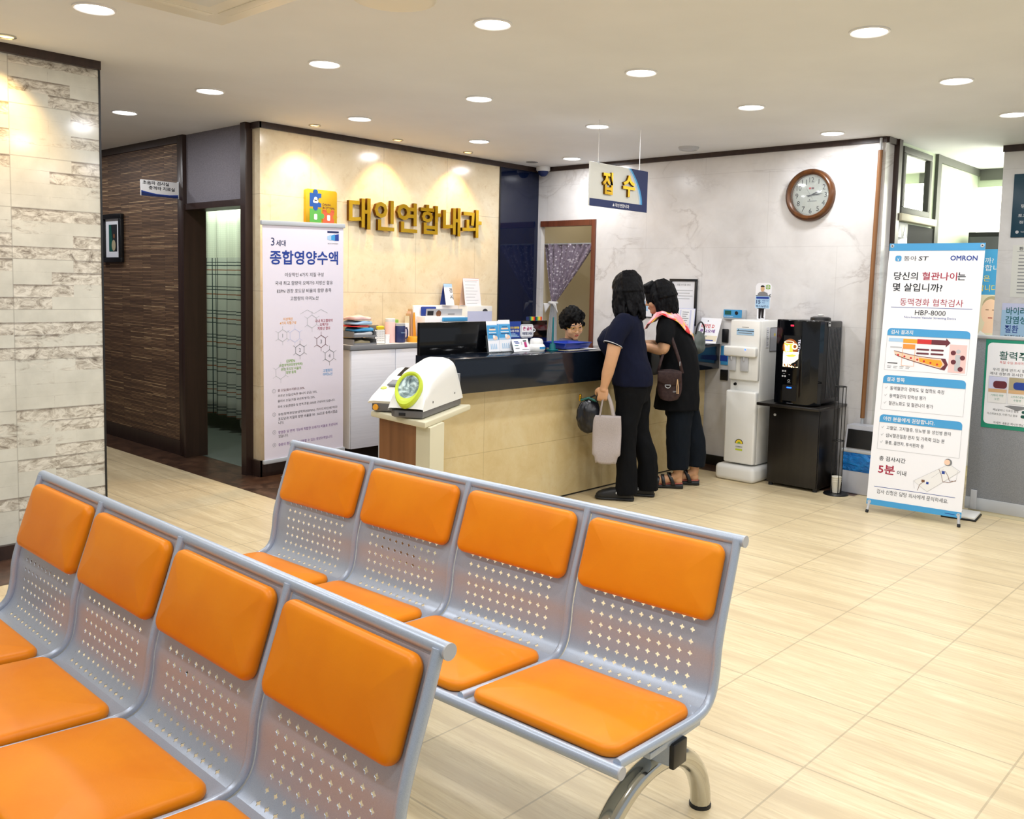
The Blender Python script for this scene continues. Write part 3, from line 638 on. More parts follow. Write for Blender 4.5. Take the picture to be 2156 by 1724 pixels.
for n_, y in (('1', .524), ('2', .347), ('3', .212), ('4', .115)): ring(b, .088, y, .014, .002, 'grey', I4, Z1, 14); b.text(n_, 'grey', I4, .088, y, h=.013, al='C', z=Z1)
for s_, x0, x1, y, m in (('콩 오일(필수지방산) 30%,', .122, .369, .523, 'maroon'), ('코코넛 오일(신속한 에너지 공급) 25%,', .122, .487, .483, X), ('올리브 오일(지질 과산화 방지) 25%,', .122, .467, .443, X), ('피쉬 오일(항염증 및 면역 조절) 20%로 구성되어 있습니다.', .122, .663, .400, X), ('유럽정맥경장영양학회(ESPEN) 가이드라인에 따라', .124, .686, .342, X), ('포도당과 지질의 함량 비율을 50 : 50으로 충족시켰습', .124, .686, .308, X), ('니다.', .126, .175, .279, X), ('항염증 및 면역 기능에 적합한 오메가3 비율로 조성되어', .124, .686, .206, 'purple'), ('있습니다.', .126, .215, .176, X), ('중증의 환자에게도 사용할 수 있는 영양수액입니다.', .124, .640, .112, 'purple')):
    b.text(s_, m, I4, x0, y, h=.023, w=x1-x0, z=Z1)
b.build('sheet', t)
b = B(FR); b.box(-.012, .757, 1.745, 1.778, -.012, .012, 'silver', .004); b.build('top_bar', t)
b = B(FR); b.box(-.012, .757, -.02, .010, -.012, .012, 'silver', .004); b.build('bottom_bar', t)
b = B(); b.cyl((.36, .055, 0), (.36, .0, 1.885), .008, 'silver'); b.box(.2, .52, -.02, .14, 0, .012, 'silver', .003); b.build('stand_pole', t)

# ------------------------------------------------------------------ hallway: blade sign and framed picture
t = thing('room_name_sign', 'small white and blue Korean sign sticking out of the brown wood wall', 'sign', (3.60, 7.27, 2.145))
b = B(WALLY((-.31, 0, 0))); b.box(0, .31, 0, .128, -.010, .010, 'white', .003)
b.flat([(0, 0), (.31, 0), (.31, .028), (.23, .020), (.12, .022), (.04, .034), (0, .042)], 'royal', z=.0112); b.flat([(0, 0), (.31, 0), (.31, .018), (.2, .012), (.1, .016), (0, .03)], 'navy', z=.0116)
b.text('초음파 검사실', X, I4, .012, .106, h=.030, w=.215, z=.0112, bold=.02); b.text('충격파 치료실', X, I4, .06, .067, h=.030, w=.215, z=.0112, bold=.02); b.build('panel', t)
b = B(); b.box(-.006, .0, -.016, .016, -.005, .135, 'silver', .002); b.build('wall_bracket', t)
t = thing('framed_picture', 'small black framed picture with white mat on the brown wood wall', 'picture', (3.62, 8.55, 1.845))
MF = WALLX((-.005, .21, -.22)); b = B(MF)
for r_ in ((0, .42, 0, .045), (0, .42, .395, .44), (0, .05, .045, .395), (.37, .42, .045, .395)): b.box(*r_, 0, .03, 'black', .003)
b.build('frame', t)
b = B(MF); b.rect(.04, .38, .035, .405, 'paper', z=.006); b.build('mat_board', t)
b = B(MF); b.rect(.125, .295, .10, .345, 'ink', z=.008); b.flat([(.125, .10), (.215, .10), (.20, .2), (.17, .345), (.125, .345)], 'dark_green', z=.0086); disc(b, .225, .155, .042, 'khaki', I4, .0092, ry=.05); disc(b, .235, .24, .022, 'brown', I4, .0092); b.build('print', t)

# ------------------------------------------------------------------ hanging reception sign
t = thing('hanging_reception_sign', 'white and navy Korean sign with gold letters hanging over the reception counter', 'sign', (4.92, 3.99, 2.064))
b = B(WALLY((0, 0, 0))); b.box(0, .682, 0, .302, -.012, .0, 'offwhite', .002); b.rect(0, .682, 0, .052, 'navy', z=Z1)
cv = lambda x, k: [(x+k*math.sin(PI*.5*j/10)**1.3 if 0 else x+k*(1-(j/10)**2), .052+.25*(1-j/10)) for j in range(11)]
def curve_band(xa, xb, m, z):
    A = [(xa-.15*(j/10)**1.9, .052+.25*j/10) for j in range(11)]; C_ = [(xb-.15*(j/10)**1.9, .052+.25*j/10) for j in range(11)]
    b.flat(A+C_[::-1], m, z=z)
curve_band(.585, .60, 'pale_blue', Z1); curve_band(.60, .62, 'sky', Z1); 
b.flat([(.62-.15*(j/10)**1.9, .052+.25*j/10) for j in range(11)]+[(.682, .302), (.682, .052)], 'navy', z=Z1)
b.text('대인연합내과', 'white', I4, .375, .026, h=.026, w=.17, al='C', z=Z2, bold=.012); b.flat([(.262, .016), (.282, .016), (.272, .038)], 'white', z=Z2); b.build('panel', t)
for ch_, xa, xb, y in (('접', .125, .24, .168), ('수', .36, .505, .17)):
    b = B(WALLY((0, -.002, 0))); b.text(ch_, 'gold_metal', I4, xa, y, h=.155, w=xb-xa, ext=.016, bold=.03); b.build('letter', t, sharp=30)
for x in (.095, .584): b = B(); b.cyl((x, .006, .302), (x, .006, CH-2.064), .0022, 'white', seg=8); b.cyl((x, .006, .29), (x, .006, .312), .007, 'silver', seg=10); b.build('wire', t)

# ------------------------------------------------------------------ marble wall: clock, frames, controller
t = thing('wall_clock', 'round brown wooden wall clock with white dial on the marble wall', 'clock', (6.745, 3.236, 2.259))
MF = WALLX((-.002, 0, 0))
b = B(MF); b.lathe([(.158, .012), (.160, .034), (.168, .044), (.182, .047), (.195, .040), (.2025, .022), (.2035, 0), (.15, 0)], 'clock_wood', 64); b.build('rim', t)
b = B(MF); disc(b, 0, 0, .162, 'offwhite', I4, .012, 64); ring(b, 0, 0, .152, .001, 'grey', I4, .0125, 60)
for h_ in range(1, 13):
    a = PI/2-h_*PI/6; b.text(str(h_), 'ink', I4, .122*math.cos(a), .122*math.sin(a), h=.040, w=.040 if h_ > 9 else None, al='C', z=.0125)
for k in range(60): a = 2*PI*k/60; line(b, (.146*math.cos(a), .146*math.sin(a)), (.152*math.cos(a), .152*math.sin(a)), .0012, 'grey', I4, .0125)
b.rect(-.020, -.004, .048, .062, 'red', z=.0125); b.rect(0, .022, .048, .062, 'maroon', z=.0125); b.rect(-.03, .05, -.048, -.043, 'grey', z=.0125); disc(b, -.012, -.035, .004, 'ink', I4, .0125); b.build('dial', t)
def hand(name, deg, l, wd, tail, z, m='ink'):
    b = B(MF); d = Matrix.Rotation(math.radians(-deg), 4, 'Z'); b.flat([(-wd*.6, -tail), (wd*.6, -tail), (wd, l*.55), (0, l), (-wd, l*.55)], m, d, z); b.build(name, t)
hand('hour_hand', 67, .092, .0055, .03, .016); hand('minute_hand', 85, .112, .0042, .035, .018); hand('second_hand', 327, .085, .0012, .04, .020, 'grey')
b = B(MF); b.lathe([(0, .036), (.08, .035), (.155, .030)], 'clear_acrylic', 48); b.build('glass', t)
t = thing('certificate_frame', 'black framed certificate on the marble wall behind the dark haired women', 'framed certificate', (6.745, 4.376, 1.39))
MF = WALLX((-.004, .14, -.202)); b = B(MF)
for r_ in ((0, .28, 0, .02), (0, .28, .384, .404), (0, .02, .02, .384), (.26, .28, .02, .384)): b.box(*r_, 0, .02, 'black', .002)
b.build('frame', t)
b = B(MF); b.rect(.018, .262, .018, .386, 'paper', z=.004); b.text('의원 수가표 안내', 'grey', I4, .14, .352, h=.018, al='C', z=.005)
for k in range(4): b.rect(.035, .235-.03*(k % 2), .30-.024*k, .307-.024*k, 'light_grey', z=.005)
b.build('document', t)
t = thing('hygiene_notice_frame', 'thin framed notice on the marble wall just above the shorter woman', 'framed notice', (6.745, 4.78, 1.42))
MF = WALLX((-.004, .13, -.18)); b = B(MF)
for r_ in ((0, .22, 0, .008), (0, .22, .262, .27), (0, .008, .008, .262), (.212, .22, .008, .262)): b.box(*r_, 0, .014, 'black', .001)
b.build('frame', t); b = B(MF); b.rect(.006, .214, .006, .264, 'paper', z=.003); b.rect(.02, .10, .19, .21, 'ink', z=.004); b.rect(.02, .16, .06, .15, 'pale_blue', z=.004); b.build('document', t)
t = thing('wall_controller', 'blue grey fingerprint access controller on the marble wall above the water cooler', 'access controller', (6.745, 3.855, 1.301))
MF = WALLX((0, .102, -.045)); b = B(MF); b.box(0, .205, 0, .09, 0, .035, 'silver', .008); b.build('case', t)
b = B(MF); b.rrect(.006, .178, .018, .084, .004, 'bin_plastic', z=.0355, th=.001); b.rrect(.006, .178, .018, .084, .004, 'sky', z=.036, th=.001); b.build('face_panel', t)
b = B(MF); b.rect(.018, .078, .042, .076, 'dark_green', z=.0378); b.build('display', t)
b = B(MF); b.lathe([(0, .004), (.013, .004), (.016, 0)], 'black', 18, T(.128, .058, .037)); b.build('sensor', t)
b = B(MF)
for k in range(8): b.rect(.014+.011*k, .021+.011*k, .026, .030, 'paper', z=.0378)
b.build('keys', t)
b = B(T(6.725, 3.942, 0)); b.box(0, .02, -.03, .028, 1.06, 1.175, 'black', .006); tag(b.build('wall_intercom'), 'black box on the marble wall half hidden by the water cooler', 'intercom')
b = B(T(6.738, 3.945, 0)); b.box(0, .007, -.05, .035, .87, 1.03, 'sky', .001); b.rect(-.04, .03, .90, .95, 'royal', WALLX((-.0005, 0, 0))); tag(b.build('wall_notice_card'), 'blue notice card on the marble wall beside the counter end', 'notice card')
b = B(T(6.73, 3.945, 0)); b.box(0, .015, -.04, .03, .74, .83, 'black', .003); tag(b.build('wall_outlet'), 'black wall outlet under the blue notice card', 'outlet')
t = thing('wooden_pole', 'long brown wooden pole standing upright against the marble wall', 'pole', (6.72, 2.70, .5))
b = B(); b.cyl((-.012, .016, .06), (0, -.008, 2.06), .0165, 'pole_wood'); b.build('shaft', t)
b = B(); b.cyl((-.012, .016, -.005), (-.012, .016, .07), .010, 'silver'); b.build('metal_tip', t); b = B(); b.cyl((0, -.008, 2.05), (0, -.008, 2.15), .010, 'silver'); b.build('metal_ferrule', t)

# ------------------------------------------------------------------ blood vessel banner on its X stand
t = thing('x_banner', 'tall white and blue Korean blood vessel test banner on a floor stand', 'banner', (6.09, 2.405, 0))
FX = T(-6.09, -2.405, 0) @ frame((6.09, 2.405, .057), (math.sin(.102), -math.cos(.102), 0), (math.cos(.102)*math.sin(.124), math.sin(.102)*math.sin(.124), math.cos(.124))) @ Matrix.Diagonal((1.011, 1.004, 1, 1))
b = B(FX); b.box(0, .6, 0, 1.8, -.0015, 0, 'paper'); K = 'ink'
b.rect(0, .6, 1.75, 1.8, 'sky', z=Z1); b.rect(0, .6, 0, .038, 'sky', z=Z1)
b.rrect(.045, .085, 1.676, 1.716, .012, 'sky', z=Z1); b.flat([(.055, 1.705), (.065, 1.69), (.075, 1.705), (.068, 1.69), (.068, 1.68), (.062, 1.68), (.062, 1.69)], 'white', z=Z2)
b.text('동아', K, I4, .101, 1.697, h=.034, w=.082, z=Z1); b.text('ST', K, I4, .197, 1.697, h=.029, w=.06, z=Z1, shear=.15, bold=.012)
[b.text('OMRON', 'royal', I4, .395+q*.0018, 1.699+r_*.0015, h=.032, w=.163, z=Z1+.0001*(q+2*r_)) for q in (0, 1) for r_ in (0, 1)]
b.text('당신의', K, I4, .046, 1.576, h=.055, w=.155, z=Z1, bold=.014); b.text('혈관나이', 'crimson', I4, .229, 1.577, h=.055, w=.217, z=Z1, bold=.014); b.text('는', K, I4, .449, 1.578, h=.052, w=.05, z=Z1, bold=.014)
b.text('몇 살입니까?', K, I4, .046, 1.499, h=.056, w=.316, z=Z1, bold=.014); b.text('동맥경화 협착검사', 'crimson', I4, .101, 1.399, h=.050, w=.397, z=Z1)
line(b, (.045, 1.361), (.556, 1.363), .003, 'royal', I4, Z1); b.text('HBP-8000', K, I4, .30, 1.329, h=.034, w=.193, al='C', z=Z1); b.text('Non-Invasive Vascular Screening Device', 'royal', I4, .30, 1.294, h=.018, w=.326, al='C', z=Z1)
def panel(y0, yh, y1, ttl, tw, tm='white'):
    b.rrect(.037, .558, yh, y1, .026, 'sky', z=Z1, corners=(0, 0, 1, 1)); outline(b, .038, .557, y0, yh, .002, 'light_grey', I4, Z1); b.text(ttl, tm, I4, .061, (yh+y1)/2, h=.030, w=tw, z=Z2, bold=.015)
panel(.929, 1.166, 1.217, '검사 결과지', .142); panel(.657, .838, .894, '결과 항목', .116); panel(.385, .569, .623, '이런 분들에게 권장합니다.', .329)
# vessel diagram
b.rect(.05, .145, 1.125, 1.150, 'pale_blue', z=Z1); b.rect(.145, .235, 1.120, 1.148, 'amber', z=Z1); b.rect(.235, .325, 1.118, 1.150, 'red', z=Z1); b.flat([(.325, 1.118), (.415, 1.118), (.415, 1.104), (.443, 1.134), (.415, 1.163), (.415, 1.150), (.325, 1.150)], 'maroon', z=Z1)
b.rect(.146, .225, 1.082, 1.112, 'orange_print', z=Z1); b.rect(.064, .14, 1.083, 1.092, 'light_grey', z=Z1); outline(b, .146, .226, .965, 1.08, .002, 'orange_print', I4, Z4)
for x in (.235, .325):
    for y in (1.075, 1.048): b.rrect(x, x+.08, y, y+.012, .005, 'maroon', z=Z1)
top = [(.09+.33*k/12, 1.065-.037*k/12-.01*math.sin(PI*k/12)) for k in range(13)]; bot = [(.10+.32*k/12, 1.035-.085*(k/12)**.8) for k in range(13)]
b.flat(top+[(.438, .99)]+bot[::-1], 'maroon', z=Z1); b.flat([(x, y-.004) for x, y in top[:12]]+[(.418, .988)]+[(x, y+.005) for x, y in bot[:12]][::-1], 'peach', z=Z2); b.flat([(x, y-.012) for x, y in top[6:12]]+[(.405, .99)]+[(x, y+.012) for x, y in bot[6:12]][::-1], 'amber', z=Z3)
for k in range(7): disc(b, .12+.042*k, 1.035-.008*k, .007, 'red', I4, Z4, 10)
b.rect(.44, .545, .94, 1.125, 'pink', z=Z1); b.rrect(.478, .512, .95, 1.06, .012, 'light_grey', z=Z2); disc(b, .495, 1.08, .014, 'light_grey', I4, Z2)
for x, y in ((.465, 1.07), (.523, 1.04), (.47, 1.01), (.515, .965)): disc(b, x, y, .016, 'maroon', I4, Z3, 14)
for k in range(4): b.rect(.055+.04*k, .082+.04*k, .955, .958, 'grey', z=Z1); b.rect(.055+.04*k, .078+.04*k, .945, .948, 'grey', z=Z1)
b.rect(.055, .12, .975, .981, 'ink', z=Z1)
for s_, x1, y in (('동맥혈관의 경화도 및 협착도 측정', .43, .806), ('동맥혈관의 탄력성 평가', .322, .755), ('혈관노화도 및 혈관나이 평가', .37, .704), ('고혈압, 고지혈증, 당뇨병 등 성인병 환자', .496, .535), ('심뇌혈관질환 환자 및 가족력 있는 분', .46, .484), ('중풍, 흡연자, 투석환자 등', .335, .434)):
    b.text(s_, K, I4, .087, y, h=.027, w=x1-.087, z=Z1); line(b, (.055, y+.004), (.06, y-.006), .003, 'light_grey', I4, Z1); line(b, (.06, y-.006), (.07, y+.01), .003, 'light_grey', I4, Z1)
b.text('총 검사시간', K, I4, .058, .323, h=.032, w=.171, z=Z1, bold=.008); b.text('5분', 'crimson', I4, .058, .250, h=.062, w=.108, z=Z1, bold=.02); b.text('이내', K, I4, .181, .239, h=.033, w=.059, z=Z1, bold=.008)
b.flat([(.29, .20), (.50, .34), (.57, .30), (.38, .14)], 'white', z=Z1)
for p_, q_ in (((.29, .20), (.50, .34)), ((.50, .34), (.57, .30)), ((.57, .30), (.38, .14)), ((.38, .14), (.29, .20)), ((.29, .20), (.30, .15)), ((.555, .30), (.55, .24)), ((.40, .235), (.47, .30))): line(b, p_, q_, .0018, 'light_grey', I4, Z2)
disc(b, .493, .350, .024, 'grey', I4, Z2); disc(b, .487, .350, .018, 'peach', I4, Z3)
for P_ in ([(.44, .30), (.46, .26), (.47, .22), (.51, .22), (.55, .24)], [(.48, .29), (.50, .26), (.51, .23), (.55, .235)], [(.36, .21), (.33, .18), (.32, .14)]):
    for p_, q_ in zip(P_, P_[1:]): line(b, p_, q_, .0026, 'brown', I4, Z3)
b.rect(.46, .478, .27, .29, 'royal', z=Z3); b.rect(.37, .385, .19, .205, 'royal', z=Z3); b.rect(.34, .36, .20, .215, 'brown', z=Z3)
line(b, (.042, .127), (.553, .127), .003, 'royal', I4, Z1); b.text('검사 신청은 담당 의사에게 문의하세요.', K, I4, .061, .097, h=.030, w=.453, z=Z1); b.rect(.50, .56, .016, .02, 'royal', z=Z2)
b.build('sheet', t)
for x, y in ((.018, 1.782), (.582, 1.782), (.018, .018), (.582, .018)): b = B(FX); b.lathe([(.004, .001), (.006, .004), (.011, .004), (.013, .0005)], 'silver', 16, T(x, y, 0)); b.lathe([(0, .002), (.004, .002)], 'black', 12, T(x, y, 0)); b.build('grommet', t)
for a_, c_ in (((.018, 1.782), (.582, .018)), ((.582, 1.782), (.018, .018))): b = B(FX); b.tube([(a_[0], a_[1], -.006), (.3, .9, -.05), (c_[0], c_[1], -.006)], .005, 'dark_grey', 8); b.build('cross_pole', t)
for x, s_ in ((.018, -1), (.582, 1)):
    b = B(FX); b.cyl((x, .02, -.004), (x+.008*s_, -.045, .006), .009, 'light_grey', seg=12); b.cyl((x+.007*s_, -.038, .004), (x+.009*s_, -.056, .008), .0105, 'black_rubber', seg=12); b.build('foot', t)
b = B(FX); b.tube([(.3, .75, -.05), (.3, .02, -.36)], .006, 'dark_grey', 8); b.build('rear_leg', t)
t = thing('device_base', 'flat white device base with black edge lying behind the blood vessel banner', 'device base', (6.52, 1.89, 0))
b = B(T(0, 0, 0) @ RZ(.12)); b.box(-.17, .06, -.10, .12, 0, .012, 'black_rubber', .004); b.build('rubber_edge', t); b = B(RZ(.12)); b.box(-.165, .055, -.094, .115, .010, .028, 'satin_white', .007); b.rect(-.10, -.02, .01, .016, 'ink', T(0, 0, .0285)); b.build('cover', t)

# ------------------------------------------------------------------ grey partition with its green poster
t = thing('office_partition', 'low grey fabric office partition with metal kick plate at the right edge', 'partition', (6.64, 1.2, 0))
b = B(); b.box(-.022, .022, -1.1, .72, .11, 1.215, 'grey_fabric', .004); b.build('fabric_panel', t)
b = B(); b.box(-.027, .027, -1.1, .722, 1.213, 1.237, 'light_grey', .005); b.build('top_rail', t)
b = B(); b.box(-.027, .027, -1.1, .722, .028, .112, 'silver', .003); b.box(-.020, .020, -1.1, .70, .0, .028, 'cream_paint'); b.build('kick_plate', t)
b = B(); b.box(-.034, .034, .645, .685, .03, .165, 'light_grey', .003); b.build('joint_bracket', t)
t = thing('green_poster', 'white health poster with green border and Korean headline on the grey partition', 'poster', (6.616, 1.85, .608))
b = B(WALLX((-.001, 0, 0))); b.box(0, .42, 0, .603, -.001, 0, 'green'); b.rrect(.014, .406, .028, .582, .03, 'paper', z=Z1)
b.text('활력주사', 'dark_green', I4, .09, .499, h=.058, w=.235, z=Z2, bold=.008); b.text('독일 수입 프리미엄 비타민', 'red', I4, .095, .452, h=.018, w=.23, z=Z2); b.text('우리 몸에 반드시 필요한 약물', K, I4, .054, .402, h=.021, w=.30, z=Z2); b.text('체내 성분과 유사한 구성으로', K, I4, .038, .374, h=.021, w=.31, z=Z2)
for k, (m1, m2) in enumerate((('poster_lilac', 'maroon'), ('khaki', 'royal'), ('pale_blue', 'brown'))):
    x = .033+.126*k; b.rrect(x, x+.118, .175, .355, .012, 'white', z=Z2); b.rect(x+.002, x+.116, .247, .353, m1, z=Z3); b.rrect(x+.03, x+.116, .275, .325, .02, m2, z=Z4); b.rect(x+.002, x+.116, .247, .270, 'tan', z=Z4)
    outline(b, x, x+.118, .175, .355, .0015, 'light_grey', I4, Z4); b.text(('기력이 약한', '스트레스받는', '피로 누적')[k], 'green', I4, x+.059, .226, h=.016, w=.08, al='C', z=Z3); b.text(('노인', '수험생', '직장인')[k], 'green', I4, x+.059, .202, h=.016, al='C', z=Z3)
b.flat([(.155, .165), (.285, .165), (.265, .165), (.265, .16), (.30, .158), (.22, .132), (.14, .158), (.175, .16)], 'grey', z=Z2)
b.text('페닐알라닌, 티로신 함유', K, I4, .071, .128, h=.016, w=.16, z=Z2); b.text('아스파르트산, 아르기닌 함유', K, I4, .036, .099, h=.016, w=.19, z=Z2); b.rrect(.25, .37, .117, .138, .01, 'dark_green', z=Z2); b.rrect(.245, .365, .087, .108, .01, 'dark_green', z=Z2); b.text('자세한 내용은 의사선생님과 상담하세요', K, I4, .079, .040, h=.018, w=.29, z=Z2)
b.build('sheet', t)

# ------------------------------------------------------------------ back wall at the right: board, notices, poster; back room
t = thing('notice_board', 'glossy dark teal information board on the far right marble wall', 'notice board', (7.63, 1.8, 1.957))
b = B(WALLX((0, .207, 0))); b.box(0, .40, 0, .48, 0, .012, 'deep_teal', .003)
b.text('진료시간 안내', 'white', I4, .075, .38, h=.04, w=.26, z=.013, bold=.01); b.text('평일 09:00-18:30', 'white', I4, .06, .235, h=.028, w=.28, z=.013); b.text('토요일 09:00-14:00', 'white', I4, .045, .165, h=.024, w=.29, z=.013); b.text('점심 13:00-14:00', 'white', I4, .055, .115, h=.022, w=.26, z=.013); disc(b, .045, .04, .012, 'light_grey', I4, .013); b.text('WOORI CLINIC', 'light_grey', I4, .07, .04, h=.013, z=.013); b.build('panel', t)
b = B(WALLX((7.628, 1.985, 1.50))); b.box(0, .36, 0, .40, -.001, 0, 'offwhite'); b.text('환자의 권리와 의무', K, I4, .045, .372, h=.028, w=.27, z=Z1, bold=.01); line(b, (.03, .35), (.33, .35), .002, K, I4, Z1)
for k in range(12): b.rect(.045, .32-.05*(k % 3), .318-.026*k, .325-.026*k, 'grey', z=Z1)
tag(b.build('rights_notice'), 'pale paper notice with small text lines under the teal board', 'notice')
b = B(WALLX((7.626, 2.034, 1.0))); b.box(0, .42, 0, .453, -.001, 0, 'poster_lilac'); b.rect(0, .42, 0, .40, 'pale_blue', z=Z1*.5)
b.text('바이러스', 'teal', I4, .033, .395, h=.06, w=.19, z=Z1, bold=.012); b.text('감염성', 'teal', I4, .03, .325, h=.06, w=.145, z=Z1, bold=.012); b.text('질환', 'royal', I4, .03, .255, h=.06, w=.095, z=Z1, bold=.012); b.text('걱정되시나요?', K, I4, .028, .185, h=.05, w=.25, z=Z1)
tag(b.build('virus_poster'), 'pale blue Korean virus poster on the far right marble wall', 'poster')
t = thing('back_room_banner', 'blue banner with a woman face seen between the white banner and marble wall', 'banner', (8.0, 2.62, 0))
b = B(WALLX((0, 0, 0))); b.box(0, .60, .08, 1.888, -.002, 0, 'paper'); b.rect(0, .60, 1.515, 1.888, 'sky', z=Z1)
b.text('걱정되십니까?', 'white', I4, .40, 1.795, h=.05, al='R', z=Z2); b.text('권장합니다', 'white', I4, .215, 1.735, h=.05, w=.30, z=Z2); b.text('검진은', 'yellow', I4, .38, 1.65, h=.05, w=.16, al='R', z=Z2); b.text('받으셔야 합니다', 'yellow', I4, .44, 1.57, h=.055, w=.36, al='R', z=Z2)
b.rect(0, .60, 1.12, 1.515, 'beige', z=Z1); disc(b, .40, 1.375, .072, 'peach', I4, Z2, 28, .105); disc(b, .41, 1.43, .074, 'khaki', I4, Z2*.9, 28, .075)
b.flat([(.365, 1.30), (.435, 1.30), (.46, 1.20), (.34, 1.20)], 'peach', z=Z2*.8); b.flat([(.28, 1.12), (.52, 1.12), (.48, 1.22), (.40, 1.17), (.33, 1.22)], 'white', z=Z3)
for x in (.375, .425): b.rect(x-.012, x+.012, 1.388, 1.394, 'brown', z=Z3)
b.rect(.385, .418, 1.322, 1.330, 'lip', z=Z3); b.build('sheet', t)
for x in (.02, .58): b = B(); b.cyl((.01, -x, 0), (.01, -x, .10), .01, 'dark_grey'); b.build('foot', t)
t = thing('back_room_cabinet', 'dark cabinet under the bright window of the back room', 'cabinet', (8.6, 2.28, 0)); b = B(); b.box(-.1, .3, -.3, .30, 0, 2.06, 'door_dark', .005); b.build('body', t)
b = B(); b.box(-.11, -.1, -.29, -.005, .05, 2.02, 'dark_grey', .002); b.build('door', t); b = B(); b.box(-.11, -.1, .005, .29, .05, 2.02, 'dark_grey', .002); b.build('door', t)
t = thing('wall_mirror', 'framed white mirror high on the wall of the right passage', 'mirror', (7.32, 2.66, 2.12))
MF = WALLY((-.31, -.003, 0)); b = B(MF)
for r_ in ((0, .62, 0, .05), (0, .62, .455, .505), (0, .055, .05, .455), (.565, .62, .05, .455)): b.box(*r_, 0, .035, 'trim_grey', .006)
b.build('frame', t); b = B(MF); b.rect(.05, .57, .045, .46, 'mirror', z=.012); b.build('glass', t)
b = B(); b.box(6.97, 7.74, 2.60, 2.66, 2.062, 2.118, 'cream_paint', .006); tag(b.build('wall_ledge'), 'pale ledge under the framed mirror in the right passage', 'ledge')
t = thing('winter_card', 'grey winter card with white trees and snow above the white banner', 'card', (7.08, 2.64, 1.88))
b = B(WALLY((-.11, 0, 0))); b.box(0, .24, 0, .175, -.004, 0, 'grey', .001)
for x in (.075, .185): b.flat([(x-.032, .085), (x+.032, .085), (x, .15)], 'white', z=Z1); b.flat([(x-.04, .06), (x+.04, .06), (x, .115)], 'white', z=Z1*1.2)
b.flat([(0, 0), (.24, 0), (.23, .06), (.15, .055), (.06, .04), (0, .035)], 'white', z=Z2); disc(b, .02, .165, .025, 'white', I4, Z1, 16); b.build('sheet', t)

# ------------------------------------------------------------------ water cooler and cutout
t = thing('water_cooler', 'tall white standing water cooler beside the black coffee machine', 'water cooler', (6.5, 3.53, 0))
b = B(); b.box(-.225, .20, -.155, .195, 0, .125, 'satin_white', .035, seg=4); b.build('plinth', t)
b = B(); b.box(-.135, .195, -.125, .135, .135, 1.272, 'satin_white', .012); b.build('body', t)
b = B(); b.box(-.19, -.13, -.125, .14, .14, .715, 'satin_white', .016, seg=3); b.build('lower_door', t)
b = B(); b.box(-.165, -.13, -.122, .132, .80, 1.27, 'satin_white', .01); b.build('upper_panel', t)
b = B(); b.box(-.21, -.14, -.115, .165, .985, 1.065, 'satin_white', .014, seg=3); b.build('dispenser_head', t)
for y in (.10, -.01): b = B(); b.box(-.185, -.166, y-.034, y+.034, .87, .985, 'light_grey', .006); b.build('tap_recess', t); b = B(); b.cyl((-.19, y, .985), (-.19, y, .955), .010, 'light_grey', r1=.007); b.build('tap', t)
b = B(WALLX((-.2115, 0, 0))); disc(b, .03, 1.045, .006, 'blue_led', I4, 0, 12); b.build('indicator', t)
b = B(WALLX((-.1665, 0, 0))); b.rect(-.075, .075, 1.155, 1.205, 'pale_blue', z=Z1); b.rect(-.075, .075, 1.185, 1.190, 'dark_grey', z=Z2); b.rect(-.06, .06, 1.168, 1.173, 'grey', z=Z2); b.flat([(-.065, 1.19), (-.055, 1.19), (-.06, 1.203)], 'teal', z=Z2); b.rect(-.03, .03, 1.215, 1.218, 'grey', z=Z1); b.build('label_sticker', t)
b = B(WALLX((-.191, 0, 0))); disc(b, 0, .30, .036, 'dark_grey', I4, Z1, 16, None, 0, PI); disc(b, 0, .30, .03, 'yellow', I4, Z2, 16, None, 0, PI); disc(b, 0, .30, .014, 'leaf', I4, Z3, 12, None, 0, PI); b.rect(-.03, .03, .245, .258, 'lime', z=Z1); b.rect(-.03, .03, .27, .28, 'light_grey', z=Z1); b.text('1등급', 'dark_grey', I4, 0, .275, h=.01, al='C', z=Z2)
b.build('energy_label', t)
b = B(); b.lathe([(0, 0), (.011, 0), (.013, -.012)], 'black', 14, T(-.175, .07, .765) @ RY(-PI/2)); b.build('lock', t)
b = B(WALLY((0, -.126, 0))); b.rect(-.06, -.02, 1.06, 1.22, 'paper', z=Z1)
for k in range(8): b.rect(-.055, -.025-.01*(k % 3), 1.08+.016*k, 1.084+.016*k, 'grey', z=Z2)
b.rect(0, .13, 1.03, 1.215, 'bin_plastic', z=Z1); outline(b, 0, .13, 1.03, 1.215, .004, 'dark_grey', I4, Z2); disc(b, .075, 1.16, .012, 'yellow', I4, Z2); b.build('side_notice', t)
t = thing('standee_cutout', 'small cardboard standee of a man holding a vaccine sign on the water cooler', 'standee', (6.5, 3.475, 1.272))
MF = WALLX((0, .07, 0)); b = B(MF)
b.rrect(.0, .132, .09, .195, .01, 'paper', z=0, th=.004); b.rrect(.02, .092, .005, .10, .012, 'paper', z=0, th=.004); b.rrect(.0, .138, .17, .295, .035, 'paper', z=0, th=.004); b.build('card_back', t)
b = B(MF); b.flat([(.035, .012), (.052, .012), (.056, .085), (.06, .016), (.088, .016), (.078, .024), (.082, .10), (.032, .10)], 'black', z=.005); b.build('trousers_print', t)
b = B(MF)
b.flat([(.012, .165), (.118, .165), (.104, .215), (.075, .226), (.035, .222), (.022, .21)], 'grey', z=.005); b.flat([(.112, .166), (.136, .206), (.130, .21), (.105, .19)], 'grey', z=.005); b.build('shirt_print', t)
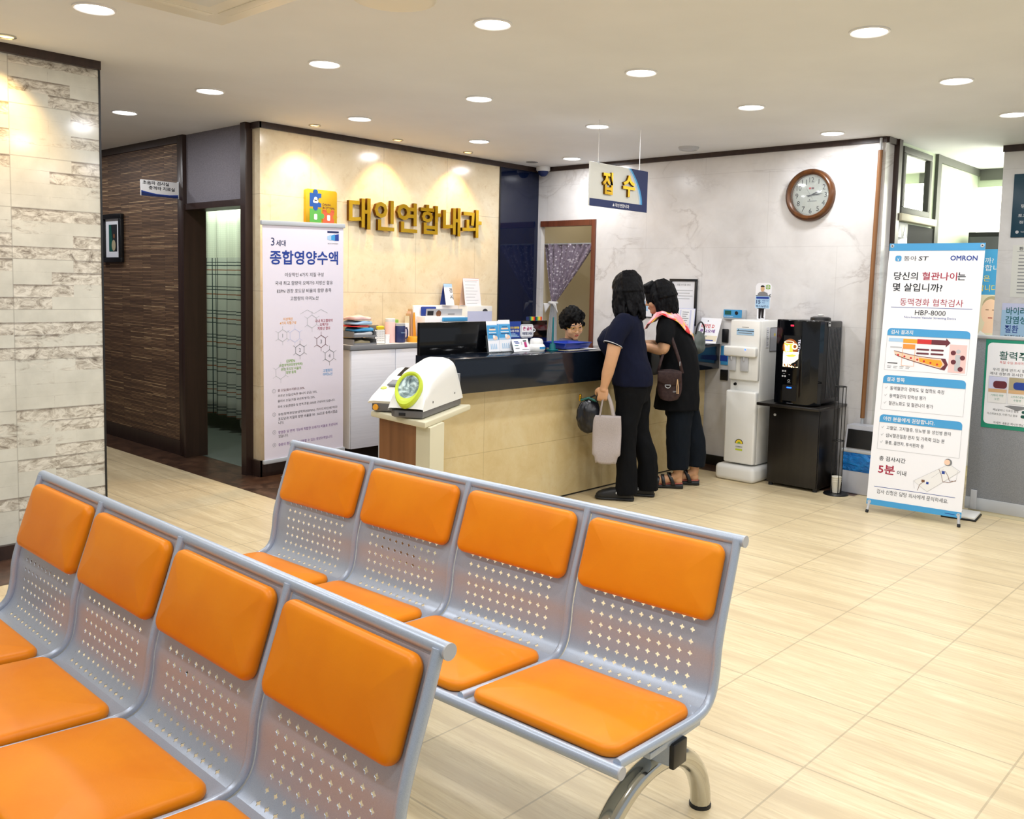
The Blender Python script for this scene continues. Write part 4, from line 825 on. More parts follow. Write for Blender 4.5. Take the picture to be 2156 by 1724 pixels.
b = B(MF); disc(b, .061, .247, .017, 'tan', I4, .0055, 20, .023); disc(b, .061, .262, .018, 'black', I4, .006, 16, .013, 0, PI); b.build('head_print', t)
b = B(MF); b.rrect(.004, .126, .094, .19, .006, 'pale_blue', z=.006); b.rrect(.009, .121, .168, .185, .007, 'royal', z=.0065); b.text('15', 'navy', I4, .012, .145, h=.03, w=.036, z=.0065, bold=.02); b.text('폐렴구균', 'royal', I4, .062, .155, h=.014, w=.055, z=.0065); b.text('백신', 'royal', I4, .062, .138, h=.013, z=.0065); b.text('박스뉴반스', 'navy', I4, .065, .110, h=.018, w=.108, al='C', z=.0065, bold=.02); b.build('sign_board', t)
b = B(MF); b.flat([(.108+.022*math.cos(PI/6+PI/3*k), .262+.022*math.sin(PI/6+PI/3*k)) for k in range(6)], 'leaf', z=.0055); b.rect(.105, .111, .242, .282, 'white', z=.006); b.rect(.088, .128, .259, .265, 'white', z=.006); b.build('badge', t)
b = B(); b.box(-.001, .06, -.02, .02, 0, .004, 'paper'); b.build('foot', t)

# ------------------------------------------------------------------ coffee machine on its black cabinet
t = thing('coffee_cabinet', 'black wooden cabinet carrying the coffee machine', 'cabinet', (6.5, 3.09, 0))
b = B(); b.box(-.12, .22, -.19, .225, .022, .63, 'black_wood', .003); b.build('body', t)
b = B(); b.box(-.135, -.12, -.185, .22, .028, .622, 'black_wood', .002); d_ = b.build('door', t); b = B(); b.cyl((-.136, .17, .555), (-.142, .17, .555), .010, 'silver'); b.build('lock', d_)
b = B(); b.box(-.27, .225, -.245, .262, .632, .655, 'black_wood', .004); b.build('top', t)
for x, y in ((-.10, -.165), (-.10, .20), (.19, -.165), (.19, .20)): b = B(); b.cyl((x, y, 0), (x, y, .024), .018, 'black_rubber'); b.build('foot', t)
t = thing('coffee_machine', 'black coffee vending machine with lit coffee cup picture', 'coffee machine', (6.47, 3.06, .656))
b = B(); b.box(-.10, .235, -.155, .185, .012, .632, 'black', .012); 
b.build('body', t)
b = B(); 
for k in range(9): b.box(-.015+.026*k, -.003+.026*k, -.160, -.153, .05, .585, 'dark_grey', .002)
b.build('side_vents', t)
b = B(); b.prism([(-.10, -.162), (-.155, -.155), (-.198, -.105), (-.205, -.02), (-.205, .12), (-.195, .17), (-.10, .19)], 0.004, .638, 'black_gloss', I4, .008); b.build('front_door', t)
FD = WALLX((-.2062, 0, 0)); b = B(FD)
b.rect(-.105, .034, .278, .52, 'black', z=Z1)
disc(b, -.05, .43, .062, 'lit_brown', I4, Z2*.9, 24, .066); b.rect(-.105, .018, .285, .40, 'lit_cream', z=Z2*.95); b.flat([(-.096, .40), (-.10, .468), (-.06, .478), (-.02, .468), (-.03, .40), (-.05, .385), (-.08, .385)], 'lit_gold', z=Z2)
disc(b, -.06, .470, .040, 'lit_cream', I4, Z3, 24, .011); disc(b, -.06, .470, .034, 'lit_brown', I4, Z4, 24, .007); ring(b, -.014, .440, .019, .009, 'lit_cream', I4, Z3, 20); b.flat([(-.098, .455), (-.075, .44), (-.06, .405), (-.085, .395)], 'lit_cream', z=Z3); b.rect(-.07, -.055, .40, .45, 'lit_cream', z=Z3)
b.flat([(-.105, .325), (-.105, .385), (-.07, .395), (-.02, .395), (.012, .385), (.018, .365), (.0, .34), (-.05, .322)], 'lit_white', z=Z3); b.flat([(-.09, .37), (-.03, .382), (.005, .376), (-.02, .362), (-.06, .36)], 'lit_gold', z=Z4); b.flat([(.018, .29), (.018, .35), (-.01, .325), (-.05, .305), (-.02, .285)], 'black', z=Z3)
for k in range(26): disc(b, random.uniform(-.098, .0), random.uniform(.284, .318), random.uniform(.003, .006), random.choice(('lit_brown', 'brown', 'lit_cream')), I4, Z4+.0003*(k % 3), 8)
b.build('lit_picture', t)
b = B(FD); b.text('TEATime', 'lit_text', I4, .021, .44, h=.017, w=.11, al='C', z=Z4+.001, rot=-PI/2); b.build('brand_text', t)
b = B(FD); b.rrect(-.058, -.03, .585, .605, .003, 'black', z=Z1)
for k, d in enumerate('000'): b.text(d, 'red_led', I4, -.054+.009*k, .595, h=.012, z=Z2, bold=.03)
b.build('price_display', t)
b = B(FD)
for y in (.252, .214): b.rect(-.108, -.076, y-.006, y+.006, 'light_grey', z=Z1); b.rect(-.095, -.088, y-.006, y+.006, 'black', z=Z2)
b.rect(-.10, -.083, .231, .235, 'grey', z=Z1); ring(b, -.05, .182, .008, .003, 'light_grey', I4, Z1); b.rect(-.062, -.036, .165, .168, 'grey', z=Z1); b.rect(-.055, -.043, .225, .228, 'grey', z=Z1); b.build('buttons', t)
b = B(FD); b.rrect(-.066, -.026, .126, .135, .004, 'blue_led', z=Z1); b.build('status_light', t)
b = B(FD); b.rrect(-.10, .015, .03, .15, .008, 'black', z=Z1*.5); b.rect(-.06, -.01, .012, .0145, 'grey', z=Z1); b.build('cup_bay', t)
b = B(WALLY((0, -.1605, 0))); b.rect(-.035, .005, .595, .628, 'light_grey', z=Z1); b.rect(-.03, 0, .612, .622, 'ink', z=Z2); b.build('rating_label', t)
b = B(T(.09, -.04, .632)); b.lathe([(0, .03), (.055, .03), (.075, .022), (.078, 0)], 'black', 24); b.build('hopper_lid', t)
b = B(T(6.56, 3.02, 1.319)); b.lathe([(0, .002), (.02, .004), (.024, .014), (.018, .016), (0, .008)], 'satin_white', 16); b.box(.01, .03, -.004, .004, .008, .014, 'white', .002); tag(b.build('small_white_dish'), 'small white object on the coffee machine lid', 'dish')

# ------------------------------------------------------------------ cup stand, cup sleeve stack, waste bin
t = thing('cup_stand', 'thin black wire cup return stand with round base beside the waste bin', 'cup stand', (6.455, 2.785, 0))
b = B(); b.lathe([(0, .012), (.085, .012), (.092, .006), (.092, 0)], 'black', 32); b.build('base', t)
for k in range(4): a = PI/4+k*PI/2; b = B(); b.cyl((.040*math.cos(a), .040*math.sin(a), .01), (.040*math.cos(a), .040*math.sin(a), .81), .0032, 'black', seg=8); b.build('upright', t)
for z in (.405, .81): b = B(); b.tube([(.040*math.cos(2*PI*k/24), .040*math.sin(2*PI*k/24), z) for k in range(24)], .0035, 'black', 8, closed=True); b.build('ring', t)
for k in range(3):
    b = B(T(6.455, 2.785, .014+.016*k)); b.lathe([(0, .002), (.027, .0), (.0365, .085), (.038, .087), (.037, .089), (.0355, .086), (.026, .004)], 'warm_white', 24)
    tag(b.build('paper_cup'), ('white paper cup at the bottom of the stack in the wire stand', 'white paper cup in the middle of the stack in the wire stand', 'white paper cup on top of the stack in the wire stand')[k], 'paper cup', 'paper cups in the wire stand')
t = thing('waste_bin', 'grey plastic waste bin with black flap and blue bag behind the banner', 'waste bin', (6.64, 2.545, 0))
b = B(); b.prism([(-.08, -.245), (.08, -.245), (.08, .245), (-.08, .245)], 0, .31, 'bin_plastic', I4, .012); b.build('body', t)
b = B(); b.box(-.086, .085, -.25, .25, .17, .32, 'blue_bin_bag', .012); b.build('bag', t)
b = B(); b.box(-.09, .088, -.256, .256, .312, .338, 'silver', .006); b.build('rim', t)
SW = frame((0, 0, 0), (1, 0, 0), (0, 0, 1)) @ Matrix.Scale(-1, 4, (0, 0, 1))
b = B(); b.prism([(-.08, .338), (.082, .338), (.084, .515), (-.05, .515)], -.24, .24, 'bin_plastic', SW, .006); b.build('lid', t)
b = B(); b.prism([(-.086, .348), (-.077, .348), (-.054, .485), (-.063, .485)], -.222, .222, 'black', SW, .002); b.build('flap', t)

# ------------------------------------------------------------------ reception counter
t = thing('reception_counter', 'long reception counter with black granite top and cream stone front', 'reception counter', (3.7, 4.2, 0))
MC = T(-3.7, -4.2, 0)
b = B(MC); b.box(3.717, 6.725, 4.117, 4.34, .012, .835, 'counter_stone'); b.build('stone_front', t)
b = B(MC); b.box(3.73, 6.72, 4.122, 4.33, 0, .014, 'black'); b.build('toe_recess', t)
b = B(MC); b.box(3.69, 6.742, 3.993, 4.36, .835, 1.05, 'black_granite', .003); b.build('granite_top', t)
b = B(); b.box(3.672, 4.862, 4.300, 4.325, 1.0505, 1.256, 'black_gloss', .002); tag(b.build('counter_screen'), 'glossy black upright screen panel along the back of the counter top', 'screen panel')
b = B(); b.box(3.74, 6.70, 4.37, 4.80, .72, .75, 'light_grey'); b.box(3.74, 3.77, 4.38, 4.79, .0, .72, 'light_grey'); b.box(6.66, 6.70, 4.38, 4.79, 0, .72, 'light_grey'); tag(b.build('work_desk'), 'grey work desk behind the reception counter', 'desk')
def leaflet_holder(label, xl, y, wd, h, lean, fan=1):
    t = thing('leaflet_holder', label, 'leaflet holder', (xl, y, 1.05), 0)
    MF = frame((0, 0, .004), (1, 0, 0), (-.045 if fan == 1 else -.02, lean, h)); H = math.sqrt(h*h+lean*lean)
    b = B(MF); b.box(-.002, wd+.002, -.002, H*.55, -.014, -.011, 'clear_acrylic'); b.box(-.003, wd+.003, -.003, .004, -.014, .03, 'clear_acrylic'); b.build('acrylic_stand', t)
    for k in range(3 if fan > 1 else 1):
        b = B(MF @ T(-.010*k if fan > 1 else 0, 0, -.0025*k)); b.box(0, wd, 0, H-.006*k, 0, .002, 'paper')
        b.rect(0, wd, H*.38, H*.88, 'sky' if k else 'pale_blue', z=.0026); b.rect(0, wd, H*.44, H*.86, 'sky', z=.0029) if k == 0 else None
        if k == 0:
            b.rrect(wd*.2, wd*.82, H*.70, H*.75, .004, 'peach', z=.0034); b.rect(wd*.15, wd*.85, H*.615, H*.64, 'white', z=.0034); b.rect(wd*.3, wd*.75, H*.77, H*.79, 'navy', z=.0034); b.rect(wd*.15, wd*.9, H*.56, H*.58, 'navy', z=.0034)
            disc(b, wd*.72, H*.46, wd*.22, 'peach', I4, .0034, 16, H*.07); disc(b, wd*.6, H*.50, wd*.11, 'white', I4, .0037, 14)
            for q in range(4): b.flat([(wd*(.2+.17*q), H*.10), (wd*(.3+.17*q), H*.10), (wd*(.27+.17*q), H*.27), (wd*(.22+.17*q), H*.27)], 'pale_blue', z=.0034)
        b.build('leaflet', t)
    return t
leaflet_holder('white and blue leaflet in the counter stand, left of the pair', 4.214, 4.235, .098, .205, .035)
leaflet_holder('fanned blue leaflets in the counter stand, right of the pair', 4.325, 4.24, .112, .212, .03, 2)
t = thing('blue_info_card', 'dark blue card with white and yellow headline on the black upstand', 'card', (4.43, 4.295, 1.135)); 
b = B(WALLY((0, -.002, 0))); b.box(0, .150, 0, .118, -.002, 0, 'royal')
b.text('진료 전 신분증을', 'yellow', I4, .075, .075, h=.017, w=.115, al='C', z=Z1, bold=.02); b.text('제시해 주세요', 'white', I4, .082, .052, h=.017, w=.10, al='C', z=Z1, bold=.02)
b.rect(.025, .035, .004, .035, 'white', z=Z1)
for k in range(3): b.rect(.045, .135-.02*k, .012+.009*k, .017+.009*k, 'pale_blue', z=Z1)
b.build('sheet', t)
t = thing('tent_card', 'white tent card with small blue and magenta print in front of the blue card', 'card', (4.42, 4.20, 1.05))
MF = frame((0, 0, .002), (1, 0, 0), (-.01, .03, .083)); b = B(MF); b.box(0, .163, 0, .09, -.002, 0, 'paper')
b.rect(.018, .06, .068, .074, 'royal', z=Z1); b.rect(.03, .07, .058, .064, 'royal', z=Z1); b.rect(.018, .055, .042, .047, 'teal', z=Z1); b.rect(.02, .06, .022, .026, 'grey', z=Z1); b.rrect(.115, .14, .03, .066, .003, 'magenta', z=Z1); b.rect(.108, .142, .070, .078, 'ink', z=Z1); b.rect(.085, .097, .05, .07, 'light_grey', z=Z1); b.rect(.085, .15, .012, .016, 'grey', z=Z1); b.build('front_flap', t)
b = B(frame((0, .058, .002), (1, 0, 0), (-.01, -.026, .083))); b.box(0, .163, 0, .088, -.001, .001, 'paper'); b.build('back_flap', t)
t = thing('white_dispenser', 'rounded white plastic dispenser with blue label on the counter', 'dispenser', (4.64, 4.20, 1.05))
b = B(); b.lathe([(0, 0), (.055, .0), (.062, .012), (.063, .03), (.055, .046), (.048, .05), (.047, .068), (.04, .084), (.018, .09), (0, .09)], 'satin_white', 28); b.build('body', t)
b = B(); 
for k in range(6): a0, a1 = math.radians(-115+14*k), math.radians(-115+14*(k+1)); b.add([(.0638*math.cos(a0), .0638*math.sin(a0), .018), (.0638*math.cos(a1), .0638*math.sin(a1), .018), (.0635*math.cos(a1), .0635*math.sin(a1), .034), (.0635*math.cos(a0), .0635*math.sin(a0), .034)], [(0, 1, 2, 3)], 'sky')
b.build('label', t)
t = thing('round_tag_sign', 'small white rounded tag sign with magenta and blue letters on the upstand', 'sign', (4.60, 4.292, 1.14))
b = B(WALLY((0, -.003, 0))); b.rrect(-.03, .105, .0, .092, .02, 'paper', z=-.003, th=.004); b.tube([(.105, .035, 0), (.122, .043, 0), (.122, .053, 0), (.105, .062, 0)], .0035, 'paper', 8); b.build('tag_board', t)
b = B(WALLY((0, -.003, 0))); outline(b, -.024, .099, .006, .086, .0025, 'dark_grey', I4, .0022); b.text('큰 글씨', 'magenta', I4, .04, .062, h=.026, w=.09, al='C', z=.0022, bold=.03); b.text('처방받으세요', 'navy', I4, .04, .028, h=.022, w=.105, al='C', z=.0022, bold=.03); b.build('tag_print', t)
t = thing('index_tabs', 'row of rainbow coloured index tabs on top of the black upstand', 'index tabs', (4.66, 4.3125, 1.257))
for k, m in enumerate(('navy', 'ink', 'green', 'lime', 'amber', 'red', 'ink', 'teal', 'leaf', 'yellow', 'orange_print', 'red')): b = B(); b.box(.0125*k, .0125*k+.0123, -.008, .008, 0, .026, m); b.build('tab', t)
t = thing('pen_holder', 'teal pen holder with an upright pen on the counter edge', 'pen holder', (4.765, 4.16, 1.05))
b = B(); b.box(-.032, .032, -.028, .028, 0, .012, 'teal', .004); b.cyl((0, 0, .01), (0, 0, .05), .024, 'teal', r1=.019); b.build('holder', t); b = B(); b.cyl((.0, 0, .03), (.004, 0, .235), .0075, 'teal', r1=.005, seg=12); b.build('pen', t)
t = thing('document_tray', 'shallow blue document tray on papers in front of the receptionist', 'tray', (4.975, 4.20, 1.062))
b = B()
b.prism([(-.13, -.085), (.125, -.085), (.125, .10), (-.13, .10)], 0, .004, 'royal', I4)
for p_ in ([(-.13, -.085), (.125, -.085)], [(.125, -.085), (.125, .10)], [(.125, .10), (-.13, .10)], [(-.13, .10), (-.13, -.085)]):
    (xa, ya), (xb, yb) = p_; d = Vector((xb-xa, yb-ya)).normalized(); n = Vector((d.y, -d.x))*.022
    b.add([(xa, ya, .002), (xb, yb, .002), (xb+n.x+d.x*.02, yb+n.y+d.y*.02, .040), (xa+n.x-d.x*.02, ya+n.y-d.y*.02, .040)], [(0, 1, 2, 3)], 'blue_glass'); b.tube([(xa+n.x-d.x*.02, ya+n.y-d.y*.02, .040), (xb+n.x+d.x*.02, yb+n.y+d.y*.02, .040)], .0025, 'royal', 8)
b.build('tray_body', t)
for k, (x0, x1, y0, y1, rz, m, l) in enumerate(((-.16, .10, -.10, .09, .12, 'khaki', 'yellowish sheet under the blue tray'), (-.10, .20, -.09, .10, -.08, 'paper', 'white sheet sticking out from under the blue tray'))):
    b = B(T(4.98, 4.18, 1.0505+.003*k) @ RZ(rz)); b.box(x0, x1, y0, y1, 0, .002, m); tag(b.build('paper_sheet'), l+' on the counter', 'paper')
t = thing('price_list_stand', 'white sheet of fees standing on the counter behind the shorter woman', 'notice', (6.60, 4.30, 1.05))
MF = frame((0, .13, 0), (0, -1, 0), (.03, 0, .29)); b = B(MF); b.box(0, .25, 0, .29, -.003, 0, 'poster_lilac'); b.rect(.006, .244, .006, .284, 'paper', z=Z1*.5)
for k in range(11): b.rect(.125, .19-.012*(k % 3), .255-.018*k, .260-.018*k, 'grey', z=Z1); b.rect(.03, .085-.01*(k % 2), .255-.018*k, .260-.018*k, 'light_grey', z=Z1)
b.rect(.10, .112, .02, .275, 'poster_lilac', z=Z1); b.rect(.20, .215, .02, .275, 'poster_lilac', z=Z1); b.build('sheet', t); b = B(); b.box(-.03, .05, -.12, .13, 0, .004, 'clear_acrylic'); b.build('stand_foot', t)
t = thing('vitamin_poster', 'small white poster with red and purple letters at the counter end', 'poster', (6.64, 4.07, 1.05))
MF = frame((0, .105, 0), (-.04, -1, 0), (.085, 0, .215)); b = B(MF); b.box(0, .205, 0, .228, -.003, 0, 'paper'); b.rect(.005, .20, .02, .07, 'beige', z=Z1*.5)
b.text('비타민 D', 'red', I4, .085, .155, h=.038, w=.13, al='C', z=Z1, bold=.02); b.text('푸나오에', 'purple', I4, .09, .110, h=.032, w=.15, al='C', z=Z1, bold=.03); b.rect(.02, .10, .06, .066, 'teal', z=Z1); b.rect(.02, .17, .022, .032, 'royal', z=Z1); b.rect(.07, .08, .195, .205, 'ink', z=Z1); b.build('sheet', t); b = B(); b.box(-.01, .09, -.10, .10, 0, .003, 'light_grey'); b.build('stand_foot', t)

# ------------------------------------------------------------------ white cabinet behind the counter and what stands on it
t = thing('back_cabinet', 'low white ribbed cabinet with grey worktop along the cream wall', 'cabinet', (4.305, 5.88, 0))
b = B(T(-4.305, -5.88, 0)); b.box(4.312, 6.1, 5.892, 6.085, .165, .958, 'white'); b.build('carcass', t)
for k in range(4): b = B(T(-4.305, -5.88, 0)); b.box(4.316+.446*k, 4.758+.446*k, 5.877, 5.892, .165, .954, 'ribbed_laminate', .002); b.build('door', t)
b = B(T(-4.305, -5.88, 0)); b.box(4.34, 6.1, 5.94, 6.08, .0, .165, 'black'); b.build('toe_kick', t)
b = B(T(-4.305, -5.88, 0)); b.box(4.300, 6.12, 5.866, 6.087, .958, .996, 'grey', .002); b.rect(4.301, 6.119, 5.867, 6.086, 'white', z=.9965); b.build('worktop', t)
CT = .9965
t = thing('letter_tray', 'grey two tier letter tray at the end of the white cabinet', 'tray', (4.445, 5.975, CT))
for k, z in enumerate((0.0, .062)):
    b = B(); b.box(-.105, .115, -.10, .10, z, z+.004, 'grey'); b.box(-.108, -.104, -.10, .10, z, z+.045, 'grey'); b.box(.112, .116, -.10, .10, z, z+.045, 'grey'); b.box(-.105, .115, .096, .10, z, z+.045, 'grey'); b.box(-.105, .115, -.104, -.10, z, z+.016, 'grey'); b.build('tier', t)
for x in (-.10, .108): b = B(); b.cyl((x, .08, 0), (x, .08, .064), .005, 'dark_grey', seg=8); b.build('post', t)
def soft_stack(name, label, x, y, z, wx, wy, h, m, seed, rz=0, group=None):
    rr = random.Random(seed); ph = [rr.uniform(0, 6) for _ in range(4)]
    b = B(T(x, y, z) @ RZ(rz))
    def fn(u, v):
        a = 2*PI*u; q = [(.0, 0), (.96, 0), (1, .35), (.97, .8), (.8, 1), (.0, 1.06)]; i = min(int(v*5), 4); f_ = v*5-i; r = q[i][0]*(1-f_)+q[i+1][0]*f_; zz = q[i][1]*(1-f_)+q[i+1][1]*f_
        c_, s_ = math.cos(a), math.sin(a); e = 1/max(abs(c_)**4+abs(s_)**4, 1e-6)**.25
        return (wx/2*r*c_*e, wy/2*r*s_*e*(1+.05*math.sin(3*a+ph[0])), h*zz*(1+.28*math.sin(2*a+ph[1])*r+.15*math.sin(5*a+ph[2])*r*(zz > .1)) if zz > .01 else 0)
    b.grid(fn, 40, 15, m); o = b.build(name, sharp=0); tag(o, label, 'plastic folder' if 'folder' in name else 'papers', group); return o
soft_stack('paper_pile', 'beige papers lying in the lower letter tray', 4.447, 5.975, CT+.005, .18, .17, .026, 'khaki', 1)
for k, (m, h_, dx, l) in enumerate((('light_grey', .030, 0, 'grey folder at the bottom of the pile in the upper tray'), ('sky', .030, .01, 'blue plastic folder in the pile above the letter tray'), ('red', .014, -.02, 'red folder edge in the middle of the pile on the letter tray'), ('pale_blue', .032, .0, 'pale blue plastic folder in the upper part of the pile'), ('pink', .034, -.01, 'pinkish grey folder on top of the pile on the letter tray'))):
    soft_stack('plastic_folder', l, 4.449+dx, 5.97, CT+.075+(0, .033, .068, .086, .124)[k], .205-.02*(k == 2), .18, h_*.82, m, 11+k, .08*(k-2), 'folders on the letter tray')
t = thing('white_basket', 'small white perforated plastic basket beside the letter tray', 'basket', (4.645, 6.0, CT)); b = B()
for r_ in ((-.055, .055, -.06, -.056), (-.055, .055, .056, .06), (-.055, -.051, -.06, .06), (.051, .055, -.06, .06)): b.box(*r_, 0, .115, 'white')
b.box(-.055, .055, -.06, .06, 0, .004, 'white'); b.build('body', t); b = B(WALLY((0, -.0605, 0)))
for i in range(6):
    for j in range(5): disc(b, -.04+.016*i, .025+.018*j, .0035, 'grey', I4, 0, 8)
b.build('perforation', t); t = thing('yellow_memo_pad', 'yellow memo pad with dark clip on the white basket', 'memo pad', (4.645, 6.0, CT+.122)); b = B(RX(.3)); b.box(-.05, .06, -.05, .05, 0, .012, 'dark_grey', .003); b.build('clip_board', t); b = B(RX(.3)); b.box(-.02, .045, -.055, -.03, .0, .035, 'yellow', .002); b.build('pad', t)
def bottle(name, label, x, y, r, h, m, ml, cat, prof=None):
    t = thing(name, label, cat, (x, y, CT)); b = B(); b.lathe(prof or [(0, 0), (r*.93, 0), (r, .006), (r, h*.84), (r*.95, h*.86), (0, h*.86)], m, 28); b.build('body', t)
    b = B(); b.lathe([(r*.95, h*.85), (r*.97, h*.87), (r*.97, h*.985), (r*.9, h), (0, h)], ml, 28); b.build('lid', t); return t
bottle('pink_tumbler', 'pink tumbler with white lid on the white cabinet', 4.815, 6.02, .043, .203, 'pink', 'white', 'tumbler')
t = bottle('blue_tumbler', 'dark blue tumbler with handle on the white cabinet', 4.893, 5.985, .044, .165, 'navy', 'silver', 'tumbler')
b = B(); b.tube(cr([(.043, 0, .035), (.075, 0, .04), (.082, 0, .08), (.075, 0, .115), (.043, 0, .12)], 6), .006, 'navy', 8); b.build('handle', t)
b = B(WALLY((0, -.0458, 0))); b.text('NIVAGEN', 'pale_blue', I4, 0, .085, h=.010, w=.05, al='C'); b.build('logo_print', t)
b = B(T(4.735, 5.985, CT)); b.lathe([(0, 0), (.034, 0), (.036, .004), (.036, .04), (.038, .042), (.038, .07), (0, .072)], 'paper', 24); tag(b.build('white_jar'), 'small white jar in front of the pink tumbler', 'jar')
b = B(T(5.05, 5.965, CT)); b.lathe([(.038, 0), (.072, 0), (.075, .004), (.075, .044), (.072, .048), (.038, .048), (.038, 0)], 'amber', 32); tag(b.build('tape_roll'), 'roll of amber packing tape lying on the white cabinet', 'tape roll')
b = B(T(4.975, 6.055, CT)); b.box(-.05, .05, -.03, .02, 0, .16, 'paper', .002); b.rect(-.03, .03, .06, .11, 'poster_lilac', WALLY((0, -.0305, 0))); b.rect(-.035, .03, .115, .125, 'ink', WALLY((0, -.0305, 0))); tag(b.build('small_carton'), 'small white carton behind the blue tumbler', 'carton')
b = B(T(4.905, 6.058, CT) @ RZ(.0)); b.box(-.025, .02, -.015, .015, .0, .19, 'leaf', .004); tag(b.build('green_packet'), 'green topped packet behind the blue tumbler', 'packet')
for k in range(4): b = B(T(5.032+.009*k, 6.05-.004*k, CT+.001) @ RY(-.05)); b.box(-.001, .001, -.03, .03, 0, .22+.02*k, ('beige', 'tan', 'peach', 'tan')[k]); tag(b.build('brown_envelope'), ('first cream envelope of the upright bundle by the white box', 'second tan envelope of the upright bundle by the white box', 'third peach envelope of the upright bundle by the white box', 'last tan envelope of the upright bundle by the white box')[k], 'envelope', 'upright envelopes')
b = B(T(5.098, 6.047, CT)); b.prism([(-.026, 0), (.026, 0), (.005, .25), (-.008, .25)], -.003, .003, 'amber', frame((0, 0, 0), (1, 0, 0), (0, 0, 1))); tag(b.build('yellow_envelope'), 'tall yellow envelope edge standing beside the white box', 'envelope')
t = thing('white_file_box', 'big white file box on the white cabinet holding magazines', 'file box', (5.40, 6.0, CT)); b = B(); b.box(-.27, .20, -.06, .055, 0, .218, 'paper', .003); b.build('body', t); b = B(); b.box(-.30, .22, .056, .078, 0, .312, 'paper', .003); b.build('back_panel', t)
b = B(T(5.25, 6.035, CT+.2185)); b.box(-.085, .085, -.008, .008, 0, .082, 'royal', .008); tag(b.build('blue_card_holder'), 'royal blue card sticking up out of the white file box', 'card')
b = B(T(5.42, 5.975, CT+.2215) @ RX(.10)); b.box(-.25, .17, -.003, .003, 0, .062, 'light_grey'); b.rect(-.24, -.17, .005, .045, 'ink', WALLY((0, -.0035, 0))); disc(b, -.11, .02, .03, 'brown', WALLY((0, -.0035, 0)), .0002, 14); b.rect(0, .08, .01, .02, 'grey', WALLY((0, -.0035, 0))); tag(b.build('magazine'), 'grey magazine with dark pictures lying on the white file box', 'magazine')
b = B(T(5.46, 5.935, CT+.175)); b.box(-.14, .15, -.02, .0, 0, .034, 'sky', .003); tag(b.build('blue_box'), 'light blue flat box leaning on the file box', 'box')
t = thing('white_printer', 'white box shaped printer at the end of the white cabinet', 'printer', (5.79, 6.0, CT)); b = B(); b.box(-.165, .155, -.06, .08, 0, .31, 'satin_white', .006); b.build('body', t); b = B(WALLY((0, -.0605, 0))); b.rect(-.16, .15, .02, .262, 'poster_lilac', z=.0003); b.build('front_panel', t); b = B(WALLY((0, -.061, 0))); disc(b, .06, .262, .032, 'dark_grey', I4, .0006, 14, .022, 0, PI); b.build('grip', t)
def desk_calendar(label, x, y, z, w_, h, m, side):
    t = thing('desk_calendar', label, 'desk calendar', (x, y, z)); b = B(frame((-w_/2, -.05, 0), (1, 0, 0), (0, .04, h))); b.box(0, w_, 0, h*1.03, -.001, .001, m)
    if side: b.text('검', 'ink', I4, w_*.6, h*.72, h=.04, z=.0015, bold=.02); b.text('시', 'ink', I4, w_*.6, h*.40, h=.045, z=.0015, bold=.02); b.rect(0, w_, h*.86, h*1.02, 'pale_blue', z=.0014)
    else:
        b.rect(.01, w_-.01, h*.94, h*.955, 'pink', z=.0015)
        for k in range(9): b.rect(.02, w_-.03-.02*(k % 3), h*.88-.028*k, h*.88-.028*k+.004, 'light_grey', z=.0015)
    b.build('front_leaf', t); b = B(frame((-w_/2, .03, 0), (1, 0, 0), (0, -.04, h))); b.box(0, w_, 0, h*1.03, -.001, .001, 'royal' if side else 'peach'); b.build('back_leaf', t)
    b = B(); b.box(-w_/2, w_/2, -.05, .03, 0, .003, m); b.build('base', t); return t
desk_calendar('narrow blue and white desk calendar on the white file box', 5.475, 6.052, CT+.3125, .10, .19, 'paper', 1)
desk_calendar('large white desk calendar on the white printer', 5.72, 6.01, CT+.311, .20, .245, 'paper', 0)

# ------------------------------------------------------------------ blood pressure monitor on its stand
SB = .96
P0 = Vector((3.195*SB, 3.703*SB, 1.5-.735*SB)); au = math.radians(28.7)
MB_ = RZ(au)
t = thing('monitor_stand', 'cream topped stand with walnut panel beside the reception counter corner', 'stand', (P0.x, P0.y, 0), 0)
poly = [(-.084, -.040), (.68, -.039), (.60, .12), (.58, .40), (.21, .385)]
b = B(MB_); b.prism([Vector(p) for p in poly], P0.z-.034, P0.z-.001, 'cream_paint', I4, .008); b.build('table_top', t)
Q = lambda x, y: (x*SB*1.0-P0.x, y*SB-P0.y)
A_, C_, D_ = Vector(Q(3.18, 3.63)), Vector(Q(3.38, 3.74)), Vector(Q(3.22, 4.12)); E_ = Vector(Q(3.40, 4.10)); Bm = Vector(Q(3.193, 3.76))
b = B(); b.prism([A_, C_, C_+(E_-C_)*.12, Bm+(E_-D_)*.9, Bm], .0, P0.z-.034, 'cream_paint', I4, .003); b.build('post', t)
b = B(); b.prism([Bm+Vector((.004, 0)), Bm+(E_-D_)*.9, E_, D_+Vector((.004, 0))], .0, P0.z-.036, 'walnut_panel', I4, .001); b.build('side_panel', t)
t = thing('blood_pressure_monitor', 'white arm blood pressure monitor with lime ring on the cream stand', 'blood pressure monitor', (P0.x, P0.y, P0.z), au)
def interp(tab, u):
    for (a, x), (c, y) in zip(tab, tab[1:]):
        if u <= c: f_ = (u-a)/(c-a); f_ = max(0, min(1, f_)); return x+(y-x)*f_
    return tab[-1][1]
TT = [(0, .055), (.03, .105), (.08, .17), (.13, .215), (.19, .245), (.28, .266), (.40, .285), (.50, .288), (.55, .255), (.60, .17), (.64, .085), (.655, .05)]
CC = [(0, .05), (.03, .098), (.13, .170), (.30, .220), (.45, .25), (.51, .24), (.60, .13), (.655, .045)]
AW = .195
